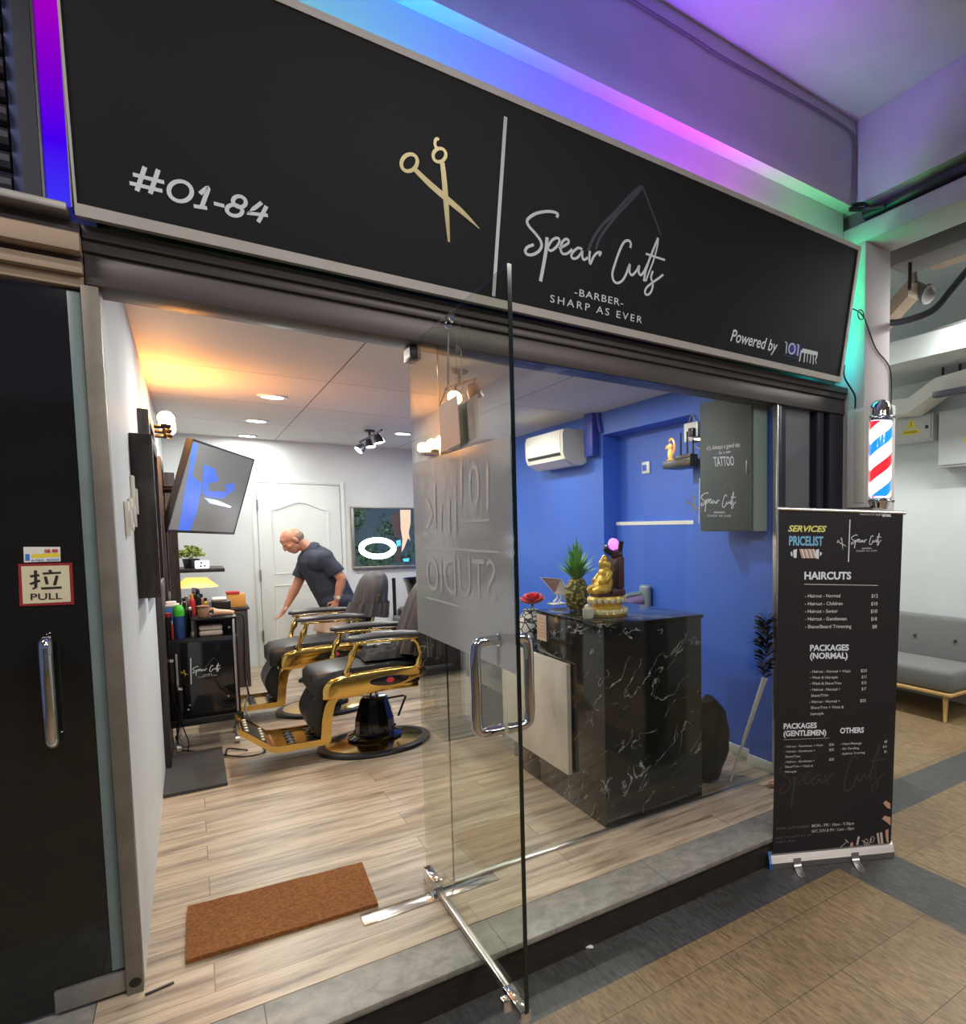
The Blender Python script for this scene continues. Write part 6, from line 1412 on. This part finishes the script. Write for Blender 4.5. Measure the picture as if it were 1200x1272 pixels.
# hands
def hand(WR, d, side, curl, thumb):
    d = Vector(d).normalized(); side = Vector(side); side = (side - d * side.dot(d)).normalized(); pn = d.cross(side)
    for k in (-.024, -.008, .008, .024): cap(b, WR, WR + d * .085 + side * k, .020, .0135, 12)
    for k, L_ in ((-.030, .062), (-.010, .074), (.010, .078), (.029, .068)):
        p_ = WR + d * .088 + side * k; dd = d.copy(); seg = L_ / 3
        for j in range(3):
            dd = (dd + pn * curl).normalized(); q_ = p_ + dd * seg * 1.15; cap(b, p_, q_, .0098 - .0008 * j, .0092 - .0008 * j, 10); p_ = q_
    p_ = WR + d * .03 + side * thumb * .028; q_ = p_ + (d * .6 + side * thumb * .8 + pn * .3).normalized() * .04; cap(b, p_, q_, .013, .0115, 10); cap(b, q_, q_ + (d * .9 + pn * .5 * (1 if curl > 0 else -1)).normalized() * .032, .011, .009, 10)
hand(WRn, (-.35, .0, -.93), (-.9, .1, .3), .75, 1)
hand(WRf, (-.45, .0, -.89), (.2, -1, .0), .22, 1)
# legs, down into the shoes
for s, KN, AN in ((-1, Vector((1.10, Yc - .11, .47)), Vector((1.16, Yc - .12, .085))), (1, Vector((1.02, Yc + .10, .47)), Vector((.99, Yc + .11, .085)))):
    cap(b, HIP + Vector((0, s * .085, -.02)), KN, .092, .058); cap(b, KN, KN + (AN - KN) * .35, .056, .058); cap(b, KN + (AN - KN) * .35, AN, .057, .036); cap(b, AN, AN + Vector((-.12, 0, -.045)), .035, .03)
blend('body', b, M['skin'], man, .006, 4)
# cropped hair round the sides and back
b = MB()
def hcap(c, r_): b.ell((0, 0, 0), r_, HM @ Matrix.Translation(c), 24, 16)
hcap((-.022, 0, .005), (.095, .081, .068))
o = b.build('hair', M['hair'], man)
inv = HM.inverted(); bm = bmesh.new(); bm.from_mesh(o.data); off = wloc(man)
bmesh.ops.delete(bm, geom=[v for v in bm.verts if (lambda q: q.z > .045 or q.x > .012 or q.z < -.062)(inv @ (v.co + off))], context='VERTS'); bm.to_mesh(o.data); bm.free()
m_ = o.modifiers.new('t', 'SOLIDIFY'); m_.thickness = .004; evaluated(o)
# polo shirt
b = MB()
cap(b, HIP + Vector((.01, 0, -.03)), CH, .168, .168); b.ell(HIP + Vector((-.04, 0, .10)), (.16, .175, .15)); b.ell(HIP + Vector((.01, 0, -.03)), (.175, .215, .11)); cap(b, CH + Vector((.0, -.125, .01)), CH + Vector((.0, .125, .01)), .112, .112)
cap(b, CH + Vector((-.02, 0, .05)), NK + Vector((.035, 0, -.03)), .12, .082)
b.cyl(NK + Vector((.05, 0, -.035)), NK + Vector((.005, 0, .012)), .086, .074, 24)
for SH_, EL in ((SHn, ELn), (SHf, ELf)):
    cap(b, CH + (SH_ - CH) * .6 + Vector((0, 0, .0)), SH_, .098, .084); b.cyl(SH_, SH_ + (EL - SH_) * .72, .080, .078, 24)
sh = blend('polo_shirt', b, M['shirt'], man, .010, 5)
bm = bmesh.new(); bm.from_mesh(sh.data)                 # soft creases
for v in bm.verts:
    w_ = v.co + off; v.co += v.normal * (.006 * noise.noise(w_ * 9) + .004 * noise.noise(Vector((w_.x * 20, w_.y * 8, w_.z * 20))))
bm.to_mesh(sh.data); bm.free()
cb = MB(); d_ = (NK + Vector((.005, 0, .012)) - NK - Vector((.05, 0, -.035))).normalized(); T_ = Matrix.Translation(NK + Vector((.022, 0, -.008))) @ d_.to_track_quat('Z', 'Y').to_matrix().to_4x4()
cb.lathe([(.096, -.022), (.088, .0), (.076, .022), (.071, .020), (.082, -.002), (.090, -.024)], (0, 0, 0), 28, T_); cb.build('collar', M['shirt'], sh)
# shorts
b = MB()
for s, KN in ((-1, Vector((1.10, Yc - .11, .47))), (1, Vector((1.02, Yc + .10, .47)))):
    H0 = HIP + Vector((0, s * .085, -.02)); b.cyl(H0, H0 + (KN - H0) * .92, .108, .098, 26); b.ell(H0, .106)
b.ell(HIP + Vector((.01, 0, -.01)), (.145, .15, .09)); blend('shorts', b, M['shorts'], man, .010, 5)
for s, AN in ((-1, Vector((1.16, Yc - .12, .085))), (1, Vector((.99, Yc + .11, .085)))):
    b = MB(); R = []
    for x, hy, z1 in ((.055, .025, .06), (.04, .036, .085), (0, .040, .095), (-.06, .043, .078), (-.13, .048, .055), (-.175, .042, .042), (-.195, .022, .025)):
        R.append([(AN.x + x, AN.y + hy * math.cos(a), .001 + (z1 if math.sin(a) > 0 else 0) * abs(math.sin(a)) ** .6) for a in [2 * PI * k / 16 for k in range(16)]])
    b.rings(R); b.build('shoe', M['black'], man, smooth=60)
b = MB(); d = (WRn - ELn).normalized(); T = Matrix.Translation(WRn - d * .03) @ d.to_track_quat('Z', 'Y').to_matrix().to_4x4()
b.lathe([(.034, -.011), (.037, -.011), (.037, .011), (.034, .011)], (0, 0, 0), 24, T); b.build('watch_strap', M['alu'], man)
b = MB(); b.cyl(WRn - d * .03 + Vector((.0, -.034, 0)), WRn - d * .03 + Vector((0, -.046, 0)), .018); b.build('watch_face', M['cream'], man)
b = MB(); b.box(CH + Vector((-.075, -.185, .0)), (.035, .004, .018), Matrix.Rotation(.5, 4, 'Y')); 
b.bm.free()
